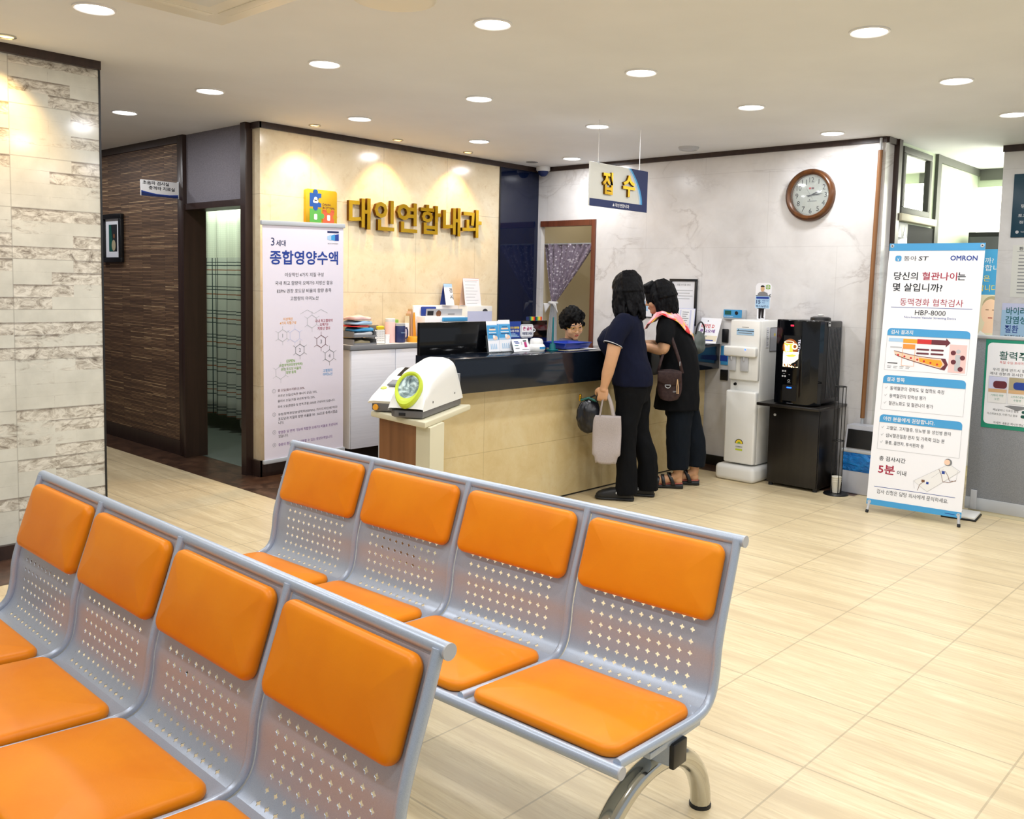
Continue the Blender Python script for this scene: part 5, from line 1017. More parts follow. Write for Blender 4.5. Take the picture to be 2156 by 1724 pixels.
def arm(u, v):
    uu = .655*u; c_ = interp(CC, uu); t_ = max(interp(TT, uu), c_+.004); k = v*8; i = int(k)
    path = [(0, .04), (0, c_), (.012, c_+(t_-c_)*.45), (.035, c_+(t_-c_)*.82), (.07, t_), (AW-.05, t_), (AW-.012, t_-(t_-.04)*.10), (AW, t_-(t_-.04)*.35), (AW, .04)]
    i = min(i, 7); f_ = k-i; a, c2 = path[i], path[i+1]; bul = -.008*math.sin(PI*min(1, max(0, (v-.0)/.9)))*math.exp(-uu*9)
    return (uu-.005+bul, a[0]+(c2[0]-a[0])*f_, a[1]+(c2[1]-a[1])*f_)
b = B(); b.grid(arm, 44, 24, 'satin_white'); b.build('arm_housing', t, sharp=50)
b = B(); b.prism([(-.002, .004), (.0, .16), (.03, .19), (.55, .19), (.645, .17), (.655, .02), (.62, .002)], 0.004, .042, 'base_grey', I4, .006); b.build('base', t)
def con(u, v):
    uu = .18+.44*u; t_ = interp([(.18, .062), (.21, .085), (.40, .158), (.425, .172), (.56, .212), (.60, .205), (.62, .06)], uu); k = v*5; i = min(int(k), 4); f_ = k-i
    path = [(.385, .045), (.388, t_*.8), (.375, t_*.97), (.35, t_), (.18, t_), (.18, .045)]; a, c2 = path[i], path[i+1]; return (uu-.02*math.sin(PI*v)*(1-u)**3, a[0]+(c2[0]-a[0])*f_, a[1]+(c2[1]-a[1])*f_)
b = B(); b.grid(con, 40, 20, 'satin_white'); b.add([con(0, k/20) for k in range(21)], [tuple(range(21))], 'satin_white'); b.add([con(1, k/20) for k in range(21)], [tuple(range(21))], 'satin_white'); b.build('console_housing', t, sharp=50)
b = B(); b.prism([(.175, .17), (.17, .33), (.20, .375), (.58, .375), (.61, .17)], .004, .047, 'base_grey', I4, .008); b.build('console_base', t)
RF = frame((.036, .0975, .160), (0, -1, 0), (.155, 0, .205))    # sloped front face of the arm tunnel, seen from the patient
def ringpt(a, k, z):
    c_, s_ = math.cos(a), math.sin(a); yo = (.098 if s_ > 0 else .108)+0*c_; return (c_*.076*k*(1-.16*max(0, -s_)**2), s_*yo*k+(.0 if s_ > 0 else 0), z)
b = B(RF)
def tor(u, v):
    a = 2*PI*u; c_, s_ = math.cos(a), math.sin(a); ro = (.072*c_*(1-.10*max(0, -s_)), (.094 if s_ > 0 else .118)*s_); ri = (.055*c_, (.072 if s_ > 0 else .068)*s_)
    q = [(1.0, -.02), (1.0, .006), (.85, .014), (.35, .012), (0, .004), (0, -.04)]; k = v*5; i = min(int(k), 4); f_ = k-i; w_ = q[i][0]*(1-f_)+q[i+1][0]*f_; z = q[i][1]*(1-f_)+q[i+1][1]*f_
    return (ri[0]+(ro[0]-ri[0])*w_, ri[1]+(ro[1]-ri[1])*w_, z)
b.grid(tor, 48, 15, 'lime'); b.build('lime_ring', t)
b = B(RF)
b.grid(lambda u, v: (lambda a, r: (.055*math.cos(a)*r, (.072 if math.sin(a) > 0 else .068)*math.sin(a)*r, .004-.010*(1-r)**.7+.005*math.sin(5*a+9*r)*r*(1-r)*4))(2*PI*u, 1-v), 40, 14, 'cuff_fabric'); b.build('arm_cuff', t)
def on_con(u, y): return Vector(con((u-.18)/.44, .6))*Vector((1, 0, 1))+Vector((0, y, .0015))
def con_quad(b, u0, u1, y0, y1, m, dz=0):
    N = 4; b.add([on_con(u0+(u1-u0)*k/N, y)+Vector((-.01*0, 0, dz)) for k in range(N+1) for y in (y0, y1)], [(2*k, 2*k+1, 2*k+3, 2*k+2) for k in range(N)], m)
b = B(); con_quad(b, .432, .556, .235, .325, 'black_gloss', .001); con_quad(b, .46, .475, .265, .285, 'light_grey', .002); con_quad(b, .505, .525, .27, .295, 'light_grey', .002); b.build('display', t)
b = B(); b.prism([(-.045, -.035), (.045, -.035), (.045, .03), (-.04, .03)], 0, .016, 'grey', frame((.335, .285, .138), (0, -1, 0), (.95, 0, .32)), .008); b.build('printer_slot', t)
b = B(); b.lathe([(0, .004), (.016, .004), (.018, 0)], 'lime', 20, frame((.29, .345, .118), (0, -1, 0), (.95, 0, .32))); b.build('start_button', t)
b = B(); b.lathe([(0, .008), (.014, .008), (.017, 0)], 'amber', 20, frame((.168, .34, .026), (0, -1, 0), (0, 0, 1))); b.build('stop_button', t)
b = B(); b.cyl((.56, .03, .13), (.64, .03, .15), .012, 'dark_grey'); b.cyl((.625, .03, .12), (.625, .03, .185), .02, 'grey', seg=18); b.build('elbow_rest', t)
for u_, z_ in ((.14, .075), (.50, .085)): b = B(WALLY((0, -.0015, 0))); disc(b, u_, z_, .006, 'black', I4, 0, 10); b.build('screw_hole', t)
b = B(); b.box(-.008, 0, .10, .135, .014, .03, 'black', .002); b.build('port', t)

# ------------------------------------------------------------------ ward behind the door, doorway curtain
def pleat(b, y0, y1, x, z0, z1, n, amp, m, waver=0):
    b.grid(lambda u, v: (x+amp*math.sin(2*PI*n*u+.6*math.sin(7*u))*(.55+.45*(1-v)), y0+(y1-y0)*u, z0+(z1-z0)*v), n*14, 14, m)
t = thing('ward_curtain', 'pale green plaid hospital curtain hanging in the doorway of the ward', 'curtain', (4.5, 8.2, 2.2)); MW_ = T(-4.5, -8.2, -2.2)
b = B(MW_); pleat(b, 7.6, 9.2, 4.5, .16, 2.17, 9, .035, 'plaid_curtain'); b.build('fabric', t, solid=.002)
b = B(MW_); b.tube([(4.5, 7.4, 2.20), (4.5, 9.6, 2.20)], .012, 'silver', 10); b.build('rail', t)
for k in range(10): b = B(MW_); b.tube([(4.5+.014*math.cos(2*PI*q/12), 7.62+.165*k, 2.185+.014*math.sin(2*PI*q/12)+.012) for q in range(12)], .002, 'silver', 6, closed=True); b.build('hook', t)
t = thing('hospital_bed', 'hospital bed on castors half hidden behind the plaid curtain', 'bed', (5.0, 8.3, 0))
b = B(); b.box(-.42, .42, -.95, .95, .42, .50, 'light_grey', .01); b.build('frame', t); b = B(); b.box(-.40, .40, -.93, .93, .50, .62, 'room_wall', .03); b.build('mattress', t)
for x in (-.36, .36):
    for y in (-.27, .65): b = B(); b.cyl((x, y, .16), (x, y, .42), .02, 'silver'); l_ = b.build('leg', t); c = B(); c.cyl((x-.016, y, .085), (x+.016, y, .085), .085, 'warm_white', seg=24); c.build('castor', l_)
t = thing('doorway_curtain', 'grey purple floral curtain tied back in the staff doorway', 'curtain', (6.84, 5.8, 1.92)); MD = T(-6.84, -5.8, -1.92)
TIE = (5.985, 1.34)
def drape(u, v):
    """v = 0 at the rod, 1 at the tie; the far edge swings in a curve to the tie"""
    y0 = 6.125+(TIE[0]+.03-6.125)*v**1.1; y1 = 5.48+(TIE[0]-.03-5.48)*(v**1.35)
    zt = 1.925+(TIE[1]-1.925)*v; zr = 1.915+(TIE[1]-1.915)*(v**1.25)
    f_ = 1-.75*v; return (6.85+.016*f_*math.sin(2*PI*7*u)+.012*math.sin(2*PI*3*u+1)*f_, y0+(y1-y0)*u, zt+(zr-zt)*u)
b = B(MD); b.grid(drape, 110, 40, 'floral_curtain'); b.build('gathered_fabric', t, solid=.003)
b = B(MD); b.grid(lambda u, v: (6.85+.016*math.sin(2*PI*5*u), 5.975+.10*(u-.5)*(.5+1.2*v)+.03*v, 1.335-.60*v), 50, 12, 'light_grey'); b.build('tail_fabric', t, solid=.003)
b = B(MD); b.tube([(6.85+.035*math.cos(2*PI*k/20), TIE[0]+.04*math.sin(2*PI*k/20), 1.335) for k in range(20)], .014, 'white', 8, closed=True); 
for s_ in (-1, 1): b.grid(lambda u, v, s_=s_: (6.82-.01*v, TIE[0]+s_*(.01+.075*v)+.02*(u-.5)*(.5+v), 1.33-.05*v+.05*(u-.5)*v*2), 4, 6, 'white')
b.build('tie_band', t, solid=.003)
b = B(MD); b.tube([(6.85, 5.43, 1.92), (6.85, 6.14, 1.92)], .008, 'silver', 8); b.build('rod', t)
lamp('pantry_ceiling_lamp', 'AREA', (7.3, 5.7, 2.6), 2.2, (1, .9, .72), .3)

# ------------------------------------------------------------------ people
def fuse(b, name, m, parent, voxel=.007, smooth=4, wob=0, wsc=14., seed=0., sharp=0):
    """melts overlapping volumes into ONE continuous skin"""
    o = b.build('tmp', sharp=0); me0 = o.data
    bm = bmesh.new(); bm.from_mesh(me0); bmesh.ops.recalc_face_normals(bm, faces=bm.faces); bm.to_mesh(me0); bm.free()
    r = o.modifiers.new('r', 'REMESH'); r.mode = 'VOXEL'; r.voxel_size = voxel
    s = o.modifiers.new('s', 'SMOOTH'); s.iterations = smooth; s.factor = .5
    dg = bpy.context.evaluated_depsgraph_get(); dg.update(); me = bpy.data.meshes.new_from_object(o.evaluated_get(dg), depsgraph=dg)
    bpy.data.objects.remove(o); bpy.data.meshes.remove(me0)
    me.materials.clear(); me.materials.append(MATS[m]); me.name = name
    for p in me.polygons: p.use_smooth = True; p.material_index = 0
    if wob:
        ns = [v.normal.copy() for v in me.vertices]
        for v, n in zip(me.vertices, ns):
            q = Vector((v.co.x*wsc, v.co.y*wsc, v.co.z*wsc*.6+seed)); v.co += n*wob*(mnoise.noise(q)+.5*mnoise.noise(q*2.3))
    q = bpy.data.objects.new(name, me); COL.objects.link(q); q.parent = parent; return q
def stack(b, rings, m='skin', n=28):
    """closed body of horizontal rounded sections: (z, centre x, centre y, half width, half depth)"""
    v = []; 
    for z, cx_, cy_, rx, ry in rings:
        for k in range(n):
            a = 2*PI*k/n; c, s = math.cos(a), math.sin(a); v.append((cx_+rx*math.copysign(abs(c)**.86, c), cy_+ry*math.copysign(abs(s)**.86, s), z))
    N = len(rings)
    b.add(v, [(i*n+k, i*n+(k+1) % n, (i+1)*n+(k+1) % n, (i+1)*n+k) for i in range(N-1) for k in range(n)]+[tuple(range(n))[::-1], tuple((N-1)*n+k for k in range(n))], m, I4, True)
def limb(b, pts, rad, m='skin', n=6, seg=14, end=True):
    P_ = cr(pts, n); R_ = []
    for i in range(len(P_)):
        t = i/n; k = min(int(t), len(rad)-2); f_ = t-k; R_.append(rad[k]*(1-f_)+rad[k+1]*f_)
    b.tube(P_, R_, m, seg); b.ball(P_[0], R_[0]*.98, m)
    if end: b.ball(P_[-1], R_[-1]*.98, m)
def head(b, H, m='skin', s=1.):
    Mx = H @ Matrix.Scale(s, 4)
    for c, r in (((0, 0, .012), (.074, .092, .108)), ((0, .022, -.052), (.058, .066, .060)), ((0, .060, -.088), (.026, .026, .024)), ((.032, .055, -.032), (.032, .032, .034)), ((-.032, .055, -.032), (.032, .032, .034)),
                 ((0, .080, .022), (.052, .016, .014)), ((0, .092, -.012), (.010, .014, .026)), ((0, .101, -.030), (.0125, .013, .011)), ((.010, .095, -.034), (.007, .008, .007)), ((-.010, .095, -.034), (.007, .008, .007)),
                 ((.075, -.004, -.012), (.009, .020, .031)), ((-.075, -.004, -.012), (.009, .020, .031)), ((0, .085, -.056), (.020, .010, .006)), ((0, .083, -.065), (.017, .010, .006))): b.ball(c, r, m, Mx, 20, 14)
    b.tube([(0, -.012, -.05), (0, -.022, -.12), (0, -.030, -.20)], [.054, .050, .060], m, 16, Mx)
def hand(b, Hm, m='skin', curl=1., mir=1, s=1.):
    """palm in the xy... local frame: wrist at origin, fingers towards -z, palm side +x, thumb side +y"""
    Mx = Hm @ Matrix.Diagonal((mir*s, s, s, 1))
    b.ball((0, 0, -.042), (.015, .040, .052), m, Mx); b.tube([(0, 0, .02), (0, 0, -.03)], [.026, .026], m, 12, Mx)
    for k, (y, L_) in enumerate(((.030, .068), (.010, .076), (-.011, .070), (-.030, .055))):
        a = [Vector((0, y*.92, -.072))]; d = 0.
        for q, sg in enumerate((.42, .32, .26)):
            d += curl*(.55, .95, .75)[q]+.06*k*curl; a.append(a[-1]+Vector((math.sin(d), 0, -math.cos(d)))*L_*sg)
        b.tube(cr(a, 3), [.0098]*3+[.0092]*3+[.0084]*3+[.0076], m, 10, Mx); b.ball(a[-1], .0076, m, Mx, 10, 6)
    t_ = [(.004, .028, -.018), (.016, .050, -.042), (.026+.01*curl, .050-.008*curl, -.072), (.034+.012*curl, .036-.012*curl, -.092)]
    b.tube(cr(t_, 3), [.0135]*3+[.0115]*3+[.0095]*3+[.008], m, 10, Mx); b.ball(t_[-1], .008, m, Mx, 10, 6)
def strands(b, H, n, a0, a1, ztop, zend, rt, rad, m, seed, wave=.012, flare=.0, cap=(.092, .108, .112)):
    rr = random.Random(seed)
    b.ball((0, -.012, .022), cap, m, H, 28, 18)
    for k in range(n):
        a = math.radians(a0+(a1-a0)*k/(n-1)); ph = rr.uniform(0, 6); L_ = zend+rr.uniform(-.02, .02); P_ = []
        for j in range(9):
            t = j/8; z = ztop+(L_-ztop)*t; R_ = rt*(1+flare*t)*(.72+.28*min(1, t*4)) ; R_ *= (1-.10*max(0, t-.8)*5)
            P_.append((R_*math.cos(a)*.93+wave*math.sin(ph+7*t)*t, R_*math.sin(a)*1.08-.012+wave*math.cos(ph*1.7+6*t)*t, z))
        b.tube(P_, [rad*(1-.45*(j/8)**2) for j in range(9)], m, 8, H)
def eye_parts(t, H, closed=False, s=1.):
    for sx in (-1, 1):
        b = B(H @ Matrix.Scale(s, 4)); b.ball((sx*.030, .0815, .004), (.0125, .008, .0035 if closed else .006), 'ink' if closed else 'white', seg=12, rings=8)
        if not closed: b.ball((sx*.030, .0865, .004), (.0052, .004, .0055), 'ink', seg=10, rings=6)
        b.build('eye', t, sharp=0)
        b = B(H @ Matrix.Scale(s, 4)); b.tube([(sx*.014, .0905, .027), (sx*.032, .0885, .032), (sx*.050, .076, .026)], [.0028, .0034, .002], 'ink', 8); b.build('eyebrow', t, sharp=0)
    b = B(H @ Matrix.Scale(s, 4)); b.ball((0, .0905, -.0575), (.019, .006, .0042), 'lip', seg=14, rings=8); b.ball((0, .0885, -.0645), (.016, .006, .0045), 'lip', seg=14, rings=8); b.build('lips', t, sharp=0)
def shoe_loft(b, secs, m, Mx, n=18):
    """sections along y: (y, half width, height, base z)"""
    v = []
    for y, w_, h, z0 in secs:
        for k in range(n):
            a = 2*PI*k/n; c, s = math.cos(a), math.sin(a); v.append((w_*math.copysign(abs(c)**.8, c), y, z0+h/2+h/2*math.copysign(abs(s)**.7, s)))
    N = len(secs); b.add(v, [(i*n+k, i*n+(k+1) % n, (i+1)*n+(k+1) % n, (i+1)*n+k) for i in range(N-1) for k in range(n)]+[tuple(range(n))[::-1], tuple((N-1)*n+k for k in range(n))], m, Mx, True)
def foot(b, x, y, m='skin', toes=True, z=.0, rz=0, s=1.):
    Mx = T(x, y, z) @ RZ(rz) @ Matrix.Scale(s, 4)
    b.ball((0, .0, .034), (.030, .036, .034), m, Mx); b.tube([(0, -.005, .10), (0, .005, .07), (0, .06, .045), (0, .13, .026), (0, .165, .018)], [.033, .034, .034, .036, .030], m, 14, Mx, flat=1.15, up=(1, 0, 0))
    if toes:
        for k, (tx, L_) in enumerate(((-.026, .052), (-.009, .050), (.006, .045), (.019, .038), (.031, .030))): b.tube([(tx, .155, .018), (tx*1.05, .165+L_*.5, .019), (tx*1.05, .16+L_, .012)], [.0115, .0105, .009] if k == 0 else [.009, .0085, .0075], m, 8, Mx); b.ball((tx*1.05, .16+L_, .012), .0085, m, Mx, 10, 6)

# --- tall woman with long hair, navy polo, black trousers; she carries two bags in her left hand
w1 = thing('person', 'woman with long black hair, navy polo and black trousers, standing at the counter holding bags', 'person', (5.20, 3.79, 0), math.radians(28))
HD = T(0.01, .062, 1.488) @ RZ(math.radians(-24)) @ RX(math.radians(-6))
b = B(); head(b, HD, 'skin', 1.0)
stack(b, [(.78, 0, -.005, .15, .10), (.90, 0, 0, .155, .11), (1.05, 0, .04, .14, .12), (1.18, 0, .045, .15, .115), (1.27, 0, .03, .15, .075), (1.315, 0, .02, .075, .05)])
limb(b, [(-.165, .045, 1.265), (-.215, .080, 1.15), (-.235, .103, 1.03), (-.225, .132, .91), (-.215, .155, .815)], [.056, .053, .045, .042, .027]); hand(b, T(-.215, .157, .815) @ RZ(.05) @ RX(.12), 'skin', 1.0)
limb(b, [(.165, .045, 1.265), (.20, .10, 1.14), (.20, .14, 1.075), (.19, .19, 1.12)], [.056, .052, .044, .030]); hand(b, T(.19, .195, 1.125) @ RX(-2.5), 'skin', .6)
for x, y in ((-.088, .0), (.092, -.125)): limb(b, [(x*.95, -.01+y*.2, .82), (x, .015+y*.55, .46), (x, y-.005, .26), (x, .0+y, .09)], [.085, .055, .05, .036]); foot(b, x, y-.012, toes=False, z=.018, rz=.04, s=.78)
fuse(b, 'body', 'skin', w1, .0055, 3)
b = B(); stack(b, [(.815, 0, -.014, .188, .142), (.86, 0, -.012, .187, .145), (.93, 0, -.002, .180, .142), (1.0, 0, .03, .172, .146), (1.07, 0, .066, .172, .165), (1.13, 0, .082, .174, .172), (1.20, 0, .062, .178, .148), (1.26, 0, .032, .182, .100), (1.30, 0, .022, .145, .075), (1.335, 0, .022, .078, .062), (1.35, 0, .022, .07, .056)], 'navy_knit')
for sx in (-1, 1): limb(b, [(sx*.15, .04, 1.265), (sx*.195, .075, 1.20), (sx*.225, .103, 1.105)] if sx < 0 else [(.15, .04, 1.265), (.192, .085, 1.18), (.20, .115, 1.115)], [.070, .070, .068], 'navy_knit', end=False)
fuse(b, 'polo_shirt', 'navy_knit', w1, .007, 5, .006, 13, 3)
b = B(); dv = Vector((-.03, .028, -.095)).normalized(); ux = dv.orthogonal().normalized(); uy = dv.cross(ux); P_ = [Vector((-.225, .103, 1.105))+(ux*math.cos(2*PI*k/28)+uy*math.sin(2*PI*k/28))*.0668-dv*.006 for k in range(28)]; b.tube(P_, .003, 'light_grey', 8, closed=True); b.build('sleeve_piping', w1, sharp=0)
b = B(); b.tube([(.074*math.cos(2*PI*k/24), .024+.060*math.sin(2*PI*k/24), 1.348) for k in range(24)], .011, 'navy_knit', 8, closed=True); b.build('collar', w1, sharp=0)
b = B(); stack(b, [(.70, 0, -.01, .168, .115), (.80, 0, -.012, .175, .130), (.87, 0, -.012, .170, .134), (.94, 0, 0, .160, .128)], 'black_cloth')
for x, y in ((-.088, .0), (.092, -.125)): limb(b, [(x*.95, -.01+y*.15, .76), (x, .015+y*.55, .46), (x, .0+y, .26), (x, -.004+y, .045)], [.098, .080, .074, .080], 'black_cloth', 6, 18, False)
fuse(b, 'trousers', 'black_cloth', w1, .008, 4, .010, 11, 9)
b = B(); strands(b, HD, 64, 152, 405, .06, -.205, .094, .0145, 'black_hair', 4, .019, .15)
for k in range(14): a = math.radians(200+10*k); b.tube([(.05*math.cos(a), .05*math.sin(a)-.01, .125), (.085*math.cos(a), .095*math.sin(a)-.01, .075), (.098*math.cos(a), .112*math.sin(a)-.012, -.02)], [.018, .02, .016], 'black_hair', 8, HD)
fuse(b, 'hair', 'black_hair', w1, .0048, 1, .003, 60, 1)
eye_parts(w1, HD)
for x, y in ((-.088, -.035), (.092, -.160)):
    Mx = T(x, y+.005, 0) @ RZ(.04) @ Matrix.Diagonal((.95, .86, .95, 1)); b = B()
    shoe_loft(b, [(-.03, .034, .045, .012), (-.015, .042, .062, .010), (.05, .043, .072, .006), (.11, .046, .092, .003), (.16, .053, .088, .002), (.22, .056, .070, .003), (.262, .046, .050, .007), (.282, .024, .028, .012)], 'black_rubber', Mx)
    o = fuse(b, 'clog', 'black_rubber', w1, .006, 3)
    c = B(); shoe_loft(c, [(-.034, .036, .022, 0), (-.02, .045, .024, 0), (.10, .045, .024, 0), (.2, .058, .024, 0), (.272, .045, .022, .003), (.288, .02, .018, .006)], 'black_rubber', Mx); c.build('sole', o, sharp=0)
    c = B(); c.tube(cr([Mx @ Vector(p) for p in ((-.050, .10, .06), (-.054, .03, .07), (-.044, -.028, .072), (0, -.046, .074), (.044, -.028, .072), (.054, .03, .07), (.050, .10, .06))], 5), .010, 'black_rubber', 8, flat=.5); c.build('heel_strap', o, sharp=0)
    c = B()
    for sx in (-1, 1): c.cyl(Mx @ Vector((sx*.046, .10, .062)), Mx @ Vector((sx*.056, .10, .062)), .009, 'light_grey', seg=12)
    c.build('rivet', o)
# bags in her hand
R1 = math.radians(28)
def at1(x, y, z): return (5.20+x*math.cos(R1)-y*math.sin(R1), 3.79+x*math.sin(R1)+y*math.cos(R1), z)
t = thing('tote_bag', 'beige canvas tote bag hanging from the taller woman hand', 'bag', at1(-.205, .128, .285), R1)
b = B()
def tote(u, v):
    a = 2*PI*u; c, s = math.cos(a), math.sin(a); p_ = .30; e = 1-.25*(1-v)**3
    return (.032*(.45+.75*(1-v))*math.copysign(abs(s)**.6, s)+.004*math.sin(9*v+4*u), .094*math.copysign(abs(c)**.35, c)*(1.0+.06*math.sin(3*v))*(e if v < .15 else 1), .006*math.sin(5*a)*(1-v)+.33*v)
b.grid(tote, 44, 22, 'tote_canvas'); b.add([tote(k/44, 0) for k in range(44)], [tuple(range(44))[::-1]], 'tote_canvas'); b.build('bag_body', t, sharp=0, solid=.003)
for sx in (-1, 1):
    b = B(); N = 12; A_ = cr([(sx*.014, -.045, .325), (sx*.010, -.018, .43), (0.004, .018, .505), (0.012, .030, .515), (sx*.008, .034, .45), (sx*.014, .052, .325)], 6)
    b.tube(A_, .011, 'tote_canvas', 8, flat=.25, up=(1, 0, 0)); b.build('handle', t, sharp=0)
t = thing('black_handbag', 'round black leather handbag with gold clasp behind the beige tote', 'bag', at1(-.175, .268, .475), R1)
b = B(); b.ball((0, 0, .12), (.058, .086, .120), 'navy_leather', I4, 24, 16); 
for k in range(9): b.tube(cr([(.03-.0075*k, -.045+.011*k, .23), (.052-.013*k+.0, -.06+.015*k, .17), (.05-.0125*k, -.06+.015*k, .09)], 4), [.010]*4+[.013]*4+[.006], 'navy_leather', 8)
fuse(b, 'bag_body', 'navy_leather', t, .006, 3, .006, 24)
b = B(); b.tube([(-.02, -.055, .235), (.0, .0, .252), (-.02, .055, .235)], .009, 'dark_green', 10); b.build('frame_top', t, sharp=0); b = B(); b.cyl((0, .062, .228), (0, .062, .262), .009, 'gold_metal', seg=12); b.ball((0, .062, .268), .009, 'gold_metal'); b.build('clasp', t)
b = B(); b.tube(cr([(-.02, -.05, .235), (-.028, -.075, .30), (-.036, -.102, .315), (-.020, -.095, .30), (0, -.0, .25)], 6), .006, 'navy_leather', 8); b.build('handle', t, sharp=0)

# --- shorter woman with a bob, black tunic, scarf and cropped trousers, leaning on the counter
w2 = thing('person', 'shorter woman with black bob and pink scarf, black tunic and sandals, leaning on the counter', 'person', (5.80, 3.74, 0), math.radians(30))
HD = T(0, .205, 1.428) @ RZ(math.radians(8)) @ RX(math.radians(-12))
b = B(); head(b, HD, 'skin', .98)
stack(b, [(.78, 0, .01, .14, .085), (.92, 0, .02, .145, .09), (1.05, 0, .05, .13, .095), (1.17, 0, .085, .15, .105), (1.245, 0, .115, .14, .075), (1.285, 0, .135, .07, .05)])
limb(b, [(0, .14, 1.26), (0, .165, 1.30), (0, .185, 1.34)], [.055, .05, .05])
limb(b, [(-.155, .125, 1.235), (-.215, .135, 1.12), (-.225, .150, 1.055), (-.17, .245, 1.062), (-.12, .335, 1.075)], [.054, .048, .040, .034, .025]); hand(b, T(-.12, .335, 1.078) @ RX(-1.5) @ RZ(PI/2+.4), 'skin', .4)
limb(b, [(.155, .125, 1.235), (.215, .14, 1.12), (.225, .16, 1.06), (.16, .26, 1.07), (.09, .34, 1.075)], [.054, .048, .040, .034, .025]); hand(b, T(.09, .34, 1.078) @ RX(-1.5) @ RZ(PI/2-.4), 'skin', .4)
FT = ((-.075, .01), (.085, -.105))
for x, y in FT: limb(b, [(x*.95, .01, .82), (x*1.03, .012+y*.6, .47), (x*1.03, .005+y, .29), (x, y, .10)], [.08, .056, .05, .034]); foot(b, x, y, z=.028, rz=.03)
fuse(b, 'body', 'skin', w2, .0055, 3)
b = B(); stack(b, [(.600, 0, .045, .205, .172), (.70, 0, .040, .198, .165), (.85, 0, .035, .186, .155), (.95, 0, .035, .178, .146), (1.05, 0, .048, .170, .140), (1.14, 0, .075, .172, .132), (1.21, 0, .105, .178, .112), (1.255, 0, .125, .160, .085), (1.29, 0, .14, .090, .060)], 'black_cloth')
for sx in (-1, 1): limb(b, [(sx*.145, .125, 1.235), (sx*.205, .130, 1.16), (sx*.225, .140, 1.095)], [.070, .070, .066], 'black_cloth', end=False)
fuse(b, 'tunic', 'black_cloth', w2, .008, 4, .008, 11, 4)
b = B(); stack(b, [(.55, 0, .02, .165, .105), (.70, 0, .02, .17, .115), (.85, 0, .02, .15, .09)], 'ink_trousers')
for x, y in FT: limb(b, [(x*.95, .0, .70), (x*1.05, .01+y*.6, .48), (x*1.05, .005+y, .30), (x*1.05, .0+y, .150)], [.098, .094, .088, .080], 'ink_trousers', 6, 18, False)
fuse(b, 'cropped_trousers', 'ink_trousers', w2, .008, 4, .008, 12, 6)
b = B(); strands(b, HD, 56, 156, 392, .075, -.125, .096, .0155, 'black_hair', 9, .010, .10, (.093, .112, .115))
for k in range(10): a = math.radians(25+14*k); b.tube([(.03*math.cos(a), .02, .128), (.062*math.cos(a), .03+.072*math.sin(a), .105), (.066*math.cos(a), .03+.078*math.sin(a), .058)], [.018, .02, .012], 'black_hair', 8, HD)
for k in range(16): a = math.radians(180+12*k); b.tube([(.04*math.cos(a), .04*math.sin(a)-.01, .13), (.088*math.cos(a), .10*math.sin(a)-.01, .08), (.100*math.cos(a), .118*math.sin(a)-.012, .0)], [.02, .022, .018], 'black_hair', 8, HD)
fuse(b, 'hair', 'black_hair', w2, .0048, 1, .003, 60, 2)
eye_parts(w2, HD, s=.98)
b = B()
def scarf(u, v):
    a = 2*PI*u; c, s = math.cos(a), math.sin(a); back = max(0, -s)
    fr = max(0, s); drop = .045-.022*abs(c)+.16*back**1.5+.10*fr; ry = .062+(.165 if s < 0 else .085)*v
    return ((.072+.150*v-.03*v*back)*c, .150+.008*v+ry*s, 1.335-drop*v**1.25+.012*math.sin(9*a)*v*(1-.5*abs(c))+.014*(1-v)*math.sin(3*a))
b.grid(scarf, 72, 12, 'silk_scarf'); b.build('scarf', w2, sharp=0, solid=.004)
for x, y in FT:
    Mx = T(x, y, 0) @ RZ(.03); b = B(); shoe_loft(b, [(-.042, .030, .040, 0), (-.02, .040, .040, 0), (.06, .038, .034, 0), (.15, .050, .026, 0), (.20, .048, .024, 0), (.232, .026, .020, .002)], 'black_rubber', Mx); o = b.build('sandal', w2, sharp=50)
    c = B(); shoe_loft(c, [(-.036, .025, .004, .038), (-.02, .034, .004, .038), (.06, .033, .004, .032), (.15, .043, .004, .024), (.20, .040, .004, .022)], 'insole', Mx); c.build('insole', o, sharp=50)
    for y0, y1, h, wd, hw in ((.030, .070, .116, .030, .044), (.100, .116, .099, .026, .048), (.150, .142, .084, .020, .049)):
        c = B(); c.grid(lambda u, v: (hw*math.cos(PI*u), y0+(y1-y0)*math.sin(PI*u)+wd*(v-.5), .026+(h-.026)*math.sin(PI*u)**.75), 20, 3, 'black', Mx); c.build('strap', o, sharp=0, solid=.005)
    c = B(); c.box(-.012, .012, .122, .138, .070, .078, 'silver', .003, Mx); c.build('buckle', o)
R2 = math.radians(30)
def at2(x, y, z): return (5.80+x*math.cos(R2)-y*math.sin(R2), 3.74+x*math.sin(R2)+y*math.cos(R2), z)
t = thing('crossbody_bag', 'dark brown crossbody bag on the hip of the shorter woman', 'bag', at2(-.255, .085, .70), R2)
b = B()
def cbag(u, v):
    a = 2*PI*u; c, s = math.cos(a), math.sin(a); w_ = .098*(1-.14*v)*(1-.35*(1-v)**5); d_ = .040*(1-.35*v)*(.55+.45*math.sin(PI*min(1, .15+v*.8)))
    return (d_*math.copysign(abs(s)**.8, s)+.004*math.sin(8*v+6*u), w_*math.copysign(abs(c)**.55, c), .205*v+.012*(1-abs(c))*(v > .9)-.014*(1-v)*(1-abs(c)))
b.grid(cbag, 44, 22, 'brown_leather_bag')
for q in (0, 1): b.add([cbag(k/44, q) for k in range(44)], [tuple(range(44))], 'brown_leather_bag')
b.build('bag_body', t, sharp=0)
